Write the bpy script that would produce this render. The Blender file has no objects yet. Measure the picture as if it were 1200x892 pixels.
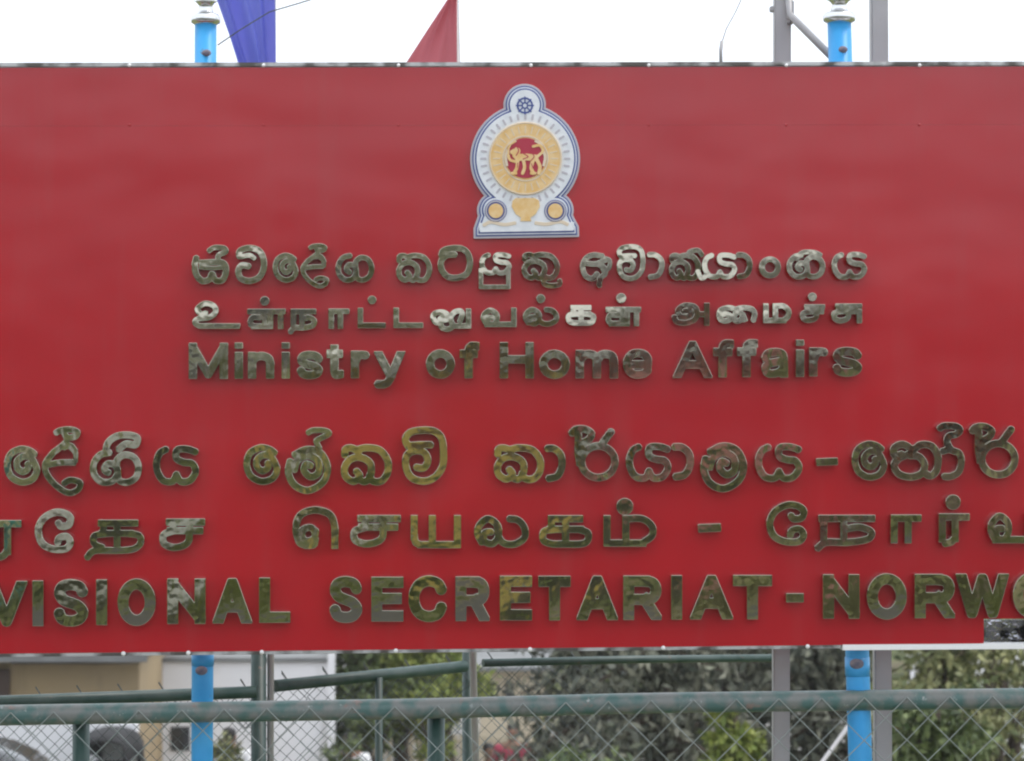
import bpy, bmesh, math, random
import numpy as np
from mathutils import Vector, Matrix
random.seed(7); rng = np.random.default_rng(11)
R = math.radians
sc = bpy.context.scene
C = sc.collection

# ------------------------------------------------------------------ camera
F = 3107.0                     # focal length in pixels of the 1200 px wide photograph
CAM = Vector((0.0, -5.5, 1.75))
cd = bpy.data.cameras.new('camera'); cam = bpy.data.objects.new('camera', cd); C.objects.link(cam)
cd.sensor_width = 36; cd.lens = F * 36 / 1200; cd.clip_end = 3000; cd.clip_start = 0.05
cd.dof.use_dof = True; cd.dof.focus_distance = 5.5; cd.dof.aperture_fstop = 9
cam.location = CAM; cam.rotation_euler = (R(90), 0, 0)
sc.camera = cam
# ------------------------------------------------------------------ sky, sun, exposure
w = bpy.data.worlds.new('World'); sc.world = w; w.use_nodes = True
nt = w.node_tree; bgn = nt.nodes['Background']
sky = nt.nodes.new('ShaderNodeTexSky'); sky.sky_type = 'NISHITA'; sky.sun_disc = False
SUN_EL, SUN_AZ = 62, 96       # azimuth clockwise from +Y
sky.sun_elevation = R(SUN_EL); sky.sun_rotation = R(SUN_AZ)
sky.air_density = 1.0; sky.dust_density = 6.0; sky.ozone_density = 0.6
tcw = nt.nodes.new('ShaderNodeTexCoord'); cn = nt.nodes.new('ShaderNodeTexNoise'); cn.inputs['Scale'].default_value = 2.2; cn.inputs['Detail'].default_value = 6
nt.links.new(tcw.outputs['Generated'], cn.inputs['Vector'])
cr = nt.nodes.new('ShaderNodeValToRGB'); cr.color_ramp.elements[0].position = .3; cr.color_ramp.elements[1].position = .7
cr.color_ramp.elements[0].color = (7.9, 8.5, 9.4, 1); cr.color_ramp.elements[1].color = (9.8, 10.2, 10.8, 1)
nt.links.new(cn.outputs['Fac'], cr.inputs['Fac'])
mx = nt.nodes.new('ShaderNodeMix'); mx.data_type = 'RGBA'; mx.inputs['Factor'].default_value = .88     # nearly full cloud cover
nt.links.new(sky.outputs[0], mx.inputs['A']); nt.links.new(cr.outputs['Color'], mx.inputs['B'])
nt.links.new(mx.outputs['Result'], bgn.inputs[0]); bgn.inputs[1].default_value = 0.15
sd = bpy.data.lights.new('sun', 'SUN'); sun = bpy.data.objects.new('sun', sd); C.objects.link(sun)
sd.energy = 1.3; sd.angle = R(14); sd.color = (1, .96, .9)
sv = Vector((math.sin(R(SUN_AZ)) * math.cos(R(SUN_EL)), math.cos(R(SUN_AZ)) * math.cos(R(SUN_EL)), math.sin(R(SUN_EL))))
sun.rotation_euler = sv.to_track_quat('Z', 'Y').to_euler()
sc.view_settings.view_transform = 'Standard'; sc.view_settings.look = 'None'
sc.view_settings.gamma = 1; sc.view_settings.exposure = 0.15
sc.cycles.filter_width = 2.2

# ------------------------------------------------------------------ materials
def mat(name, col, rough=.6, metal=0, noise=None, bump=0, bscale=30, spec=.5, coat=0, detail=4, emit=None, rvar=0):
    """noise = (second colour, scale, contrast)"""
    m = bpy.data.materials.new(name); m.use_nodes = True
    n = m.node_tree.nodes; l = m.node_tree.links; p = n['Principled BSDF']
    p.inputs['Base Color'].default_value = (*col, 1); p.inputs['Roughness'].default_value = rough
    p.inputs['Metallic'].default_value = metal; p.inputs['Specular IOR Level'].default_value = spec
    p.inputs['Coat Weight'].default_value = coat; p.inputs['Coat Roughness'].default_value = .12
    tc = n.new('ShaderNodeTexCoord')
    if noise:
        c2, s, k = noise
        t = n.new('ShaderNodeTexNoise'); t.inputs['Scale'].default_value = s; t.inputs['Detail'].default_value = detail
        l.new(tc.outputs['Object'], t.inputs['Vector'])
        r = n.new('ShaderNodeValToRGB'); r.color_ramp.elements[0].position = .5 - k; r.color_ramp.elements[1].position = .5 + k
        r.color_ramp.elements[0].color = (*col, 1); r.color_ramp.elements[1].color = (*c2, 1)
        l.new(t.outputs['Fac'], r.inputs['Fac']); l.new(r.outputs['Color'], p.inputs['Base Color'])
        if rvar:
            mr = n.new('ShaderNodeMapRange'); mr.inputs['To Min'].default_value = rough - rvar; mr.inputs['To Max'].default_value = rough + rvar
            l.new(t.outputs['Fac'], mr.inputs['Value']); l.new(mr.outputs['Result'], p.inputs['Roughness'])
    if bump:
        t2 = n.new('ShaderNodeTexNoise'); t2.inputs['Scale'].default_value = bscale; t2.inputs['Detail'].default_value = 3
        l.new(tc.outputs['Object'], t2.inputs['Vector'])
        b = n.new('ShaderNodeBump'); b.inputs['Strength'].default_value = 1; b.inputs['Distance'].default_value = bump
        l.new(t2.outputs['Fac'], b.inputs['Height']); l.new(b.outputs['Normal'], p.inputs['Normal'])
    return m

def leaf_mat(name, c1, c2, c3=None):
    m = bpy.data.materials.new(name); m.use_nodes = True
    n = m.node_tree.nodes; l = m.node_tree.links; p = n['Principled BSDF']
    g = n.new('ShaderNodeNewGeometry'); r = n.new('ShaderNodeValToRGB')
    r.color_ramp.elements[0].color = (*c1, 1); r.color_ramp.elements[1].color = (*c2, 1)
    if c3: e = r.color_ramp.elements.new(.9); e.color = (*c3, 1)
    l.new(g.outputs['Random Per Island'], r.inputs['Fac']); l.new(r.outputs['Color'], p.inputs['Base Color'])
    p.inputs['Roughness'].default_value = .55
    p.inputs['Transmission Weight'].default_value = 0
    return m

M = {}
def red_mat():
    m = bpy.data.materials.new('red_panel'); m.use_nodes = True
    n = m.node_tree.nodes; l = m.node_tree.links; p = n['Principled BSDF']
    tc = n.new('ShaderNodeTexCoord')
    def noise(scale, vec, detail=5):
        mp = n.new('ShaderNodeMapping'); mp.inputs['Scale'].default_value = vec; l.new(tc.outputs['Object'], mp.inputs['Vector'])
        t = n.new('ShaderNodeTexNoise'); t.inputs['Scale'].default_value = scale; t.inputs['Detail'].default_value = detail; l.new(mp.outputs[0], t.inputs['Vector']); return t
    a = noise(2.0, (1, 1, 1)); r = n.new('ShaderNodeValToRGB'); r.color_ramp.elements[0].position = .3; r.color_ramp.elements[1].position = .7
    r.color_ramp.elements[0].color = (.44, .007, .015, 1); r.color_ramp.elements[1].color = (.38, .008, .017, 1); l.new(a.outputs['Fac'], r.inputs['Fac'])
    d = noise(9.0, (1.6, 1, .16), 8); dr = n.new('ShaderNodeMapRange'); dr.inputs['From Min'].default_value = .52; dr.inputs['From Max'].default_value = .80; dr.inputs['To Max'].default_value = .07
    l.new(d.outputs['Fac'], dr.inputs['Value'])
    mx_ = n.new('ShaderNodeMix'); mx_.data_type = 'RGBA'; l.new(dr.outputs['Result'], mx_.inputs['Factor']); l.new(r.outputs['Color'], mx_.inputs['A']); mx_.inputs['B'].default_value = (.30, .16, .15, 1)   # rain-streaked dust
    l.new(mx_.outputs['Result'], p.inputs['Base Color'])
    rr = n.new('ShaderNodeMapRange'); rr.inputs['To Min'].default_value = .17; rr.inputs['To Max'].default_value = .25; l.new(d.outputs['Fac'], rr.inputs['Value']); l.new(rr.outputs['Result'], p.inputs['Roughness'])
    b1 = noise(2.2, (1, 1, 1.6), 2); b = n.new('ShaderNodeBump'); b.inputs['Distance'].default_value = .0045; b.inputs['Strength'].default_value = 1; l.new(b1.outputs['Fac'], b.inputs['Height']); l.new(b.outputs['Normal'], p.inputs['Normal'])
    p.inputs['Specular IOR Level'].default_value = .75
    return m
M['red'] = red_mat()
M['letter'] = mat('polished_metal', (.52, .49, .39), .07, 1, noise=((.45, .43, .36), 16, .2), bump=.0018, bscale=12, rvar=.06)
M['alu'] = mat('aluminium', (.55, .55, .55), .4, .6, noise=((.12, .11, .10), 14, .06))
M['alu_clean'] = mat('aluminium_clean', (.85, .85, .85), .35, .2)
M['white_strip'] = mat('white_strip', (.85, .85, .85), .4)
M['steel'] = mat('stainless', (.72, .73, .74), .18, 1, bump=.0005, bscale=30)
M['blue'] = mat('blue_paint', (.035, .33, .74), .35, noise=((.07, .42, .82), 12, .2), spec=.6)
M['rust'] = mat('rusty_patch', (.30, .25, .27), .7, noise=((.12, .12, .18), 60, .15))
M['galv'] = mat('galvanised', (.46, .45, .46), .5, .35, noise=((.38, .37, .38), 10, .2))
M['green'] = mat('green_fence_paint', (.06, .13, .12), .40, noise=((.17, .18, .17), 26, .10), spec=.6, bump=.001, bscale=40, detail=8)
M['green_dark'] = mat('dark_green_paint', (.02, .06, .05), .45, noise=((.06, .10, .09), 20, .15), spec=.6)
M['wire'] = mat('fence_wire', (.27, .30, .29), .5, .2)
M['wire_back'] = mat('back_fence_wire', (.10, .12, .12), .5, .3)
M['flag_blue'] = mat('blue_cloth', (.13, .14, .56), .8, noise=((.18, .19, .62), 5, .2))
M['flag_red'] = mat('faded_red_cloth', (.42, .08, .11), .8, noise=((.48, .13, .16), 6, .2))
for q, c in (('flag_blue', (.25, .29, .85)), ('flag_red', (.70, .22, .26))):
    n_ = M[q].node_tree.nodes; tr = n_.new('ShaderNodeBsdfTranslucent'); tr.inputs['Color'].default_value = (*c, 1); ms = n_.new('ShaderNodeMixShader'); ms.inputs[0].default_value = .48
    M[q].node_tree.links.new(n_['Principled BSDF'].outputs[0], ms.inputs[1]); M[q].node_tree.links.new(tr.outputs[0], ms.inputs[2]); M[q].node_tree.links.new(ms.outputs[0], n_['Material Output'].inputs[0])
M['e_white'] = mat('emblem_white', (.80, .82, .84), .35, noise=((.70, .73, .76), 40, .1))
M['e_grey'] = mat('emblem_pale_rim', (.50, .48, .52), .35)
M['e_blue'] = mat('emblem_blue', (.06, .09, .28), .4)
M['e_gold'] = mat('emblem_gold', (.74, .46, .16), .38, noise=((.80, .58, .30), 60, .15))
M['e_cream'] = mat('emblem_cream', (.72, .60, .45), .4)
M['e_red'] = mat('emblem_maroon', (.42, .03, .06), .4)
M['black'] = mat('black_gap', (.02, .02, .02), .8)
M['beige'] = mat('ochre_wall', (.36, .27, .15), .85, noise=((.30, .23, .14), 1.2, .3), bump=.01, bscale=3)
M['cream'] = mat('cream_wall', (.62, .54, .40), .85, noise=((.52, .45, .33), 2, .3))
M['brown'] = mat('brown_timber', (.07, .045, .035), .7)
M['wwall'] = mat('white_wall', (.86, .86, .88), .8, noise=((.80, .80, .82), 2, .3))
M['roof'] = mat('grey_roof_sheet', (.22, .23, .23), .6, noise=((.14, .14, .14), 3, .3))
M['asphalt'] = mat('asphalt', (.05, .05, .05), .85, noise=((.07, .068, .065), 8, .3), bump=.01, bscale=60)
M['kerb'] = mat('concrete_kerb', (.35, .34, .32), .85, noise=((.22, .21, .2), 6, .3))
M['bark'] = mat('bark', (.09, .065, .045), .9, noise=((.05, .04, .03), 20, .2), bump=.02, bscale=20)
M['dark_car'] = mat('dark_car_paint', (.012, .014, .018), .2, coat=.8)
M['glass'] = mat('window_glass', (.02, .025, .03), .06, spec=.8)
M['rubber'] = mat('rubber', (.015, .015, .015), .8)
M['canvas'] = mat('black_canvas', (.02, .02, .022), .75, bump=.01, bscale=15)
M['yellow'] = mat('green_vehicle_paint', (.04, .12, .06), .35)
M['skin'] = mat('brown_skin', (.20, .10, .06), .6)
M['hair'] = mat('black_hair', (.012, .01, .01), .6)
M['maroon'] = mat('maroon_cloth', (.30, .04, .07), .85)
M['wcloth'] = mat('white_cloth', (.75, .75, .76), .85)
M['pink'] = mat('pink_cloth', (.60, .16, .26), .85)
M['navy'] = mat('dark_trousers', (.03, .035, .06), .85)
M['orange'] = mat('orange_paint', (.65, .20, .03), .6)
M['redpost'] = mat('brick_red_paint', (.35, .06, .04), .7)
M['l_dark'] = leaf_mat('dark_needles', (.026, .040, .026), (.12, .14, .085), (.22, .22, .16))
M['l_olive'] = leaf_mat('olive_leaves', (.06, .085, .02), (.20, .22, .07), (.30, .30, .13))
M['l_mid'] = leaf_mat('mid_green_leaves', (.04, .07, .02), (.15, .19, .06))
M['l_bright'] = leaf_mat('bright_leaves', (.10, .15, .02), (.28, .31, .07))
def wear(m, col, scale, lo, hi, rough=.8, vec=(1, 1, 1)):
    n = m.node_tree.nodes; l = m.node_tree.links; p = n['Principled BSDF']
    src = p.inputs['Base Color'].links[0].from_socket if p.inputs['Base Color'].links else None
    tc = n.new('ShaderNodeTexCoord'); mp = n.new('ShaderNodeMapping'); mp.inputs['Scale'].default_value = vec; l.new(tc.outputs['Object'], mp.inputs['Vector'])
    t = n.new('ShaderNodeTexNoise'); t.inputs['Scale'].default_value = scale; t.inputs['Detail'].default_value = 9; t.inputs['Roughness'].default_value = .7; l.new(mp.outputs[0], t.inputs['Vector'])
    r = n.new('ShaderNodeMapRange'); r.inputs['From Min'].default_value = lo; r.inputs['From Max'].default_value = hi; l.new(t.outputs['Fac'], r.inputs['Value'])
    x = n.new('ShaderNodeMix'); x.data_type = 'RGBA'; l.new(r.outputs['Result'], x.inputs['Factor'])
    if src: l.new(src, x.inputs['A'])
    else: x.inputs['A'].default_value = p.inputs['Base Color'].default_value
    x.inputs['B'].default_value = (*col, 1); l.new(x.outputs['Result'], p.inputs['Base Color'])
wear(M['blue'], (.16, .10, .08), 22, .66, .70); wear(M['blue'], (.03, .22, .45), 9, .55, .75, vec=(1, 1, .2))
wear(M['green'], (.20, .15, .13), 17, .60, .66); wear(M['green'], (.32, .35, .34), 55, .62, .68); wear(M['green_dark'], (.15, .12, .10), 25, .62, .68)
wear(M['galv'], (.22, .17, .14), 14, .64, .72)
wear(M['wwall'], (.50, .49, .46), 1.6, .55, .75, vec=(1, 1, .25)); wear(M['beige'], (.20, .16, .10), 1.8, .55, .72, vec=(1, 1, .3)); wear(M['cream'], (.36, .32, .25), 2.5, .55, .75, vec=(1, 1, .3))
# ground: grass and earth by height/noise
def ground_mat():
    m = bpy.data.materials.new('grass_and_earth'); m.use_nodes = True
    n = m.node_tree.nodes; l = m.node_tree.links; p = n['Principled BSDF']; p.inputs['Roughness'].default_value = .95
    tc = n.new('ShaderNodeTexCoord')
    t = n.new('ShaderNodeTexNoise'); t.inputs['Scale'].default_value = .35; t.inputs['Detail'].default_value = 8
    l.new(tc.outputs['Object'], t.inputs['Vector'])
    r = n.new('ShaderNodeValToRGB'); e = r.color_ramp.elements
    e[0].position = .35; e[0].color = (.08, .11, .03, 1); e[1].position = .66; e[1].color = (.26, .21, .14, 1)
    k = e.new(.5); k.color = (.14, .17, .05, 1)
    l.new(t.outputs['Fac'], r.inputs['Fac']); l.new(r.outputs['Color'], p.inputs['Base Color'])
    t2 = n.new('ShaderNodeTexNoise'); t2.inputs['Scale'].default_value = 9; t2.inputs['Detail'].default_value = 8
    l.new(tc.outputs['Object'], t2.inputs['Vector'])
    b = n.new('ShaderNodeBump'); b.inputs['Distance'].default_value = .08; l.new(t2.outputs['Fac'], b.inputs['Height']); l.new(b.outputs['Normal'], p.inputs['Normal'])
    return m
M['ground'] = ground_mat()
M['hillside'] = mat('wooded_hillside', (.022, .032, .016), .95, noise=((.115, .12, .06), .45, .07), bump=.5, bscale=.6, detail=8)

# ------------------------------------------------------------------ object helpers
def link(name, me, m=None, parent=None, kind=None):
    o = bpy.data.objects.new(name, me); C.objects.link(o)
    if m is not None and not me.materials: me.materials.append(m)
    if parent: o.parent = parent
    if kind: o['kind'] = kind
    return o
def tag(o, label, cat, group=None):
    o['label'] = label; o['category'] = cat
    if group: o['group'] = group
    return o
def thing(name, label, cat, loc=(0, 0, 0), rz=0, group=None):
    o = bpy.data.objects.new(name, None); C.objects.link(o); o.location = loc; o.rotation_euler = (0, 0, rz)
    o.empty_display_size = .2
    return tag(o, label, cat, group)
def pyd(name, v, f, smooth=False):
    me = bpy.data.meshes.new(name); me.from_pydata([tuple(a) for a in v], [], f); me.update()
    if smooth: me.polygons.foreach_set('use_smooth', [True] * len(me.polygons))
    return me
def from_bm(name, bm, m, parent=None, smooth=False, kind=None):
    bmesh.ops.recalc_face_normals(bm, faces=bm.faces)
    me = bpy.data.meshes.new(name); bm.to_mesh(me); bm.free()
    if smooth: me.polygons.foreach_set('use_smooth', [True] * len(me.polygons))
    return link(name, me, m, parent, kind)
def bbox(bm, c, s, rot=None, bev=0):
    r = bmesh.ops.create_cube(bm, size=1)
    mt = Matrix.Translation(c) @ (rot.to_4x4() if rot else Matrix.Identity(4)) @ Matrix.Diagonal((*s, 1))
    bmesh.ops.transform(bm, matrix=mt, verts=r['verts'])
    if bev:
        ed = {e for v in r['verts'] for e in v.link_edges}
        bmesh.ops.bevel(bm, geom=list(ed), offset=bev, segments=2, affect='EDGES')
def box(name, c, s, m, parent=None, bev=0, rot=None, kind=None):
    bm = bmesh.new(); bbox(bm, Vector(c), s, rot, bev); return from_bm(name, bm, m, parent, kind=kind)
def tube_bm(bm, pts, rad, n=10, cap=True):
    pts = [Vector(p) for p in pts]; rad = rad if hasattr(rad, '__len__') else [rad] * len(pts)
    rings = []
    up = None
    for i, p in enumerate(pts):
        d = (pts[min(i + 1, len(pts) - 1)] - pts[max(i - 1, 0)]).normalized()
        if up is None: up = Vector((0, 0, 1)) if abs(d.z) < .9 else Vector((1, 0, 0))
        a = d.cross(up).normalized(); b = a.cross(d).normalized(); up = b
        rings.append([bm.verts.new(p + rad[i] * (math.cos(t) * a + math.sin(t) * b)) for t in [2 * math.pi * k / n for k in range(n)]])
    for r0, r1 in zip(rings, rings[1:]):
        for k in range(n): bm.faces.new((r0[k], r0[(k + 1) % n], r1[(k + 1) % n], r1[k]))
    if cap: bm.faces.new(rings[0]); bm.faces.new(rings[-1])
def tube(name, pts, rad, m, parent=None, n=12, smooth=True):
    bm = bmesh.new(); tube_bm(bm, pts, rad, n)
    o = from_bm(name, bm, m, parent, smooth)
    for p in o.data.polygons:
        if len(p.vertices) > 4: p.use_smooth = False
    return o
def lathe(name, prof, m, parent=None, loc=(0, 0, 0), n=28):
    bm = bmesh.new(); rings = []
    for r, z in prof: rings.append([bm.verts.new((loc[0] + r * math.cos(2 * math.pi * k / n), loc[1] + r * math.sin(2 * math.pi * k / n), loc[2] + z)) for k in range(n)])
    for a, b in zip(rings, rings[1:]):
        for k in range(n): bm.faces.new((a[k], a[(k + 1) % n], b[(k + 1) % n], b[k]))
    bmesh.ops.remove_doubles(bm, verts=bm.verts, dist=1e-5)
    return from_bm(name, bm, m, parent, True)
def at(px, py, d):
    """point seen at photo pixel (px,py) at a depth of d metres from the camera"""
    return Vector((CAM.x + (px - 600) / F * d, CAM.y + d, CAM.z + (446 - py) / F * d))

# ------------------------------------------------------------------ ground and road
def gz(y):
    if y < 1.2 and y > -13: return 0.0
    if y <= -13: return min(1.3, (-13 - y) * .22)
    t = min(1, (y - 1.2) / 22.0); t = t * t * (3 - 2 * t)
    return -4.1 * t
ys = [-320, -200, -100, -60, -40, -30, -25, -22, -20, -18, -16, -14, -13, -9, -5, 0, 1.2] + [1.2 + 22 * k / 16 for k in range(1, 17)] + [26, 30, 36, 45, 60, 90, 150, 400]
xs = [-300, -200, -80, -40, -25, -15, -10, -6, -3, 0, 3, 6, 10, 15, 25, 40, 80, 200, 300]
gv = [(x, y, gz(y) + (rng.normal(0, .05) if (y > 2 or y < -14) else 0)) for y in ys for x in xs]
nx = len(xs); gf = [(j * nx + i, j * nx + i + 1, (j + 1) * nx + i + 1, (j + 1) * nx + i) for j in range(len(ys) - 1) for i in range(nx - 1)]
link('ground', pyd('ground', gv, gf, True), M['ground'], kind='structure')
link('road', pyd('road', [(-200, -11, .004), (200, -11, .004), (200, -3.2, .004), (-200, -3.2, .004)], [(0, 1, 2, 3)]), M['asphalt'], kind='structure')
box('kerb', (0, -3.1, .06), (400, .18, .13), M['kerb'], kind='structure')
box('pavement', (0, -1.9, .045), (400, 2.2, .1), M['kerb'], kind='structure')

# ------------------------------------------------------------------ sign plane
TH = R(2.6)
SO = Vector((0, 0, 1.75 - 316 * 5.5 / F))
XA = Vector((math.cos(TH), math.sin(TH), 0)); NA = Vector((math.sin(TH), -math.cos(TH), 0))
def pl(px, py):
    d = Vector(((px - 600) / F, 1, (446 - py) / F))
    P = CAM + d * ((SO - CAM).dot(NA) / d.dot(NA)) - SO
    return P.dot(XA), P.z
def plw(px, py, off=0):
    u, v = pl(px, py); return SO + XA * u + Vector((0, 0, v)) + NA * off
sign = thing('sign_board', 'large glossy red sign board with raised metal lettering in three scripts', 'sign', SO, TH)

# ---- distance-field glyph machinery (all coordinates in photo pixels, mapped onto the sign's plane)
def crom(p, k=7):
    p = [np.array(a, float) for a in p]
    if len(p) < 3: return p
    q = [2 * p[0] - p[1]] + p + [2 * p[-1] - p[-2]]; out = []
    for i in range(1, len(q) - 2):
        for j in range(k):
            t = j / k
            out.append(.5 * (2 * q[i] + (q[i + 1] - q[i - 1]) * t + (2 * q[i - 1] - 5 * q[i] + 4 * q[i + 1] - q[i + 2]) * t * t + (-q[i - 1] + 3 * q[i] - 3 * q[i + 1] + q[i + 2]) * t ** 3))
    out.append(p[-1]); return out
def d_line(X, Y, pts, wd, cap):
    """cap: 'b' butt, 's' square, 'r' round"""
    pts = [np.array(a, float) for a in pts]; D = np.full(X.shape, 1e9); n = len(pts)
    for i in range(n - 1):
        a, b = pts[i], pts[i + 1]; v = b - a; L = math.hypot(*v)
        if L < 1e-6: continue
        v = v / L; s = (X - a[0]) * v[0] + (Y - a[1]) * v[1]; q = np.abs(-(X - a[0]) * v[1] + (Y - a[1]) * v[0]) - wd / 2
        sc_ = np.clip(s, 0, L); d = np.hypot(X - a[0] - sc_ * v[0], Y - a[1] - sc_ * v[1]) - wd / 2
        ext = wd / 2 if cap == 's' else 0
        if cap != 'r' and i == 0: d = np.where(s < 0, np.maximum(q, -s - ext), d)
        if cap != 'r' and i == n - 2: d = np.where(s > L, np.maximum(q, s - L - ext), d)
        D = np.minimum(D, d)
    return D
def d_poly(X, Y, P):
    D = d_line(X, Y, list(P) + [P[0]], 0, 'r'); ins = np.zeros(X.shape, bool); n = len(P)
    for i in range(n):
        (x0, y0), (x1, y1) = P[i], P[(i + 1) % n]
        if y0 == y1: continue
        c = ((y0 > Y) != (y1 > Y)) & (X < (x1 - x0) * (Y - y0) / (y1 - y0) + x0); ins ^= c
    return np.where(ins, -D, D)
def ell(cx, cy, rx, ry, n=40, a0=0, a1=360):
    return [(cx + rx * math.cos(R(a0 + (a1 - a0) * k / n)), cy + ry * math.sin(R(a0 + (a1 - a0) * k / n))) for k in range(n + 1)]
def prim(X, Y, p):
    k = p[0]
    if k == 's': return d_line(X, Y, crom(p[2]), p[1], 'b')
    if k == 'o': return d_line(X, Y, crom(p[2]), p[1], 'r')
    if k == 'l': return d_line(X, Y, p[2], p[1], 's')
    if k == 'b': return d_line(X, Y, p[2], p[1], 'b')
    if k == 'e': return d_line(X, Y, ell(*p[2]), p[1], 'r')
    if k == 'd': return np.hypot(X - p[1], Y - p[2]) - p[3]
    if k == 'p': return d_poly(X, Y, p[1])
    if k == '-': return p
def field(prims, clip=None, step=.5, pad=3, ext=None):
    xs_, ys_ = [], []
    for p in prims:
        if p[0] == '-': continue
        if p[0] == 'd': xs_ += [p[1] - p[3], p[1] + p[3]]; ys_ += [p[2] - p[3], p[2] + p[3]]
        elif p[0] == 'e': cx, cy, rx, ry = p[2][:4]; xs_ += [cx - rx - p[1], cx + rx + p[1]]; ys_ += [cy - ry - p[1], cy + ry + p[1]]
        else:
            q = p[1] if p[0] == 'p' else p[2]; wd = 0 if p[0] == 'p' else p[1]
            xs_ += [a[0] - wd for a in q] + [a[0] + wd for a in q]; ys_ += [a[1] - wd for a in q] + [a[1] + wd for a in q]
    gx = np.arange(min(xs_) - pad, max(xs_) + pad, step); gy = np.arange(min(ys_) - pad, max(ys_) + pad, step)
    X, Y = np.meshgrid(gx, gy); D = np.full(X.shape, 1e9)
    for p in prims:
        if p[0] == '-': D = np.maximum(D, -prim(X, Y, p[1]))
        else: D = np.minimum(D, prim(X, Y, p))
    if clip:
        x0, x1, y0, y1 = clip; D = np.maximum(D, np.maximum(np.maximum(x0 - X, X - x1), np.maximum(y0 - Y, Y - y1)))
    return gx, gy, D
def contours(gx, gy, D, lev=0.0):
    D = D - lev + 1e-7; H, W_ = D.shape; segs = {}
    S = D < 0
    code = S[:-1, :-1] * 1 + S[:-1, 1:] * 2 + S[1:, 1:] * 4 + S[1:, :-1] * 8
    js, is_ = np.nonzero((code > 0) & (code < 15)); st = gx[1] - gx[0]
    # edges keyed ('h',j,i): between (j,i)-(j,i+1); ('v',j,i): between (j,i)-(j+1,i)
    T = {1: [('L', 'T')], 2: [('T', 'R')], 3: [('L', 'R')], 4: [('R', 'B')], 6: [('T', 'B')], 7: [('L', 'B')], 8: [('B', 'L')], 9: [('B', 'T')],
         11: [('B', 'R')], 12: [('R', 'L')], 13: [('R', 'T')], 14: [('T', 'L')], 5: [('L', 'T'), ('R', 'B')], 10: [('T', 'R'), ('B', 'L')]}
    pos = {}; nxt = {}
    for j, i in zip(js.tolist(), is_.tolist()):
        for a, b in T[int(code[j, i])]:
            ks = []
            for e in (a, b):
                k = {'T': ('h', j, i), 'B': ('h', j + 1, i), 'L': ('v', j, i), 'R': ('v', j, i + 1)}[e]
                if k not in pos:
                    _, jj, ii = k
                    if k[0] == 'h':
                        d0, d1 = D[jj, ii], D[jj, ii + 1]; t = d0 / (d0 - d1); pos[k] = (gx[ii] + t * st, gy[jj])
                    else:
                        d0, d1 = D[jj, ii], D[jj + 1, ii]; t = d0 / (d0 - d1); pos[k] = (gx[ii], gy[jj] + t * st)
                ks.append(k)
            nxt.setdefault(ks[0], []).append(ks[1]); nxt.setdefault(ks[1], []).append(ks[0])
    loops = []; seen = set()
    for k0 in list(nxt):
        if k0 in seen: continue
        lp = [k0]; seen.add(k0); cur = k0; ok = True
        while True:
            c = [q for q in nxt[cur] if q not in seen]
            if not c: break
            cur = c[0]; seen.add(cur); lp.append(cur)
        if len(lp) > 5: loops.append([pos[k] for k in lp])
    return [simplify(l) for l in loops]
def simplify(P, eps=.10):
    P = np.array(P); n = len(P)
    a = int(np.argmax(np.hypot(*(P - P[0]).T)))
    def dp(i, j):
        if j <= i + 1: return []
        v = P[j] - P[i]; L = math.hypot(*v) or 1e-9
        q = P[i + 1:j] - P[i]; d = np.abs(q[:, 0] * v[1] - q[:, 1] * v[0]) / L
        m = int(np.argmax(d))
        if d[m] < eps: return []
        m += i + 1; return dp(i, m) + [m] + dp(m, j)
    P = np.vstack([P, P[:1]])
    idx = [0] + dp(0, a) + [a] + dp(a, n)
    return [tuple(P[i]) for i in idx]
def relief(name, prims, m, y0, depth, parent, clip=None, bev=.0009, lev=0, step=.5, tilt=0, fld=None):
    """raised shape on the sign: back at y0 metres in front of the panel, `depth` thick"""
    g = fld or field(prims, clip, step)
    loops = contours(*g, lev=lev - bev / .00177)
    cu = bpy.data.curves.new(name, 'CURVE'); cu.dimensions = '2D'; cu.fill_mode = 'BOTH'
    for lp in loops:
        q = [pl(*a) for a in lp]
        s = cu.splines.new('POLY'); s.points.add(len(q) - 1)
        for i, (u, v) in enumerate(q): s.points[i].co = (u, v, 0, 1)
        s.use_cyclic_u = True
    cu.extrude = (depth - 2 * bev) / 2; cu.bevel_depth = bev; cu.bevel_resolution = 1
    t = bpy.data.objects.new('tmp', cu); C.objects.link(t)
    me = bpy.data.meshes.new_from_object(t.evaluated_get(bpy.context.evaluated_depsgraph_get()))
    bpy.data.objects.remove(t)
    me.polygons.foreach_set('use_smooth', [False] * len(me.polygons))
    n = len(me.vertices); co = np.empty(n * 3); me.vertices.foreach_get('co', co); co = co.reshape(-1, 3)
    c = (co.max(0) + co.min(0)) / 2
    new = np.stack([co[:, 0] - c[0], -(co[:, 2] + depth / 2), co[:, 1] - c[1]], 1)
    me.vertices.foreach_set('co', new.ravel()); me.update(); me.materials.clear(); me.name = name
    o = link(name, me, m, parent); o.location = (c[0], -y0, c[1])
    if tilt:
        o.rotation_euler = (rng.normal(0, tilt), 0, rng.normal(0, tilt)); o.location.y -= .0015
    return o

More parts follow.
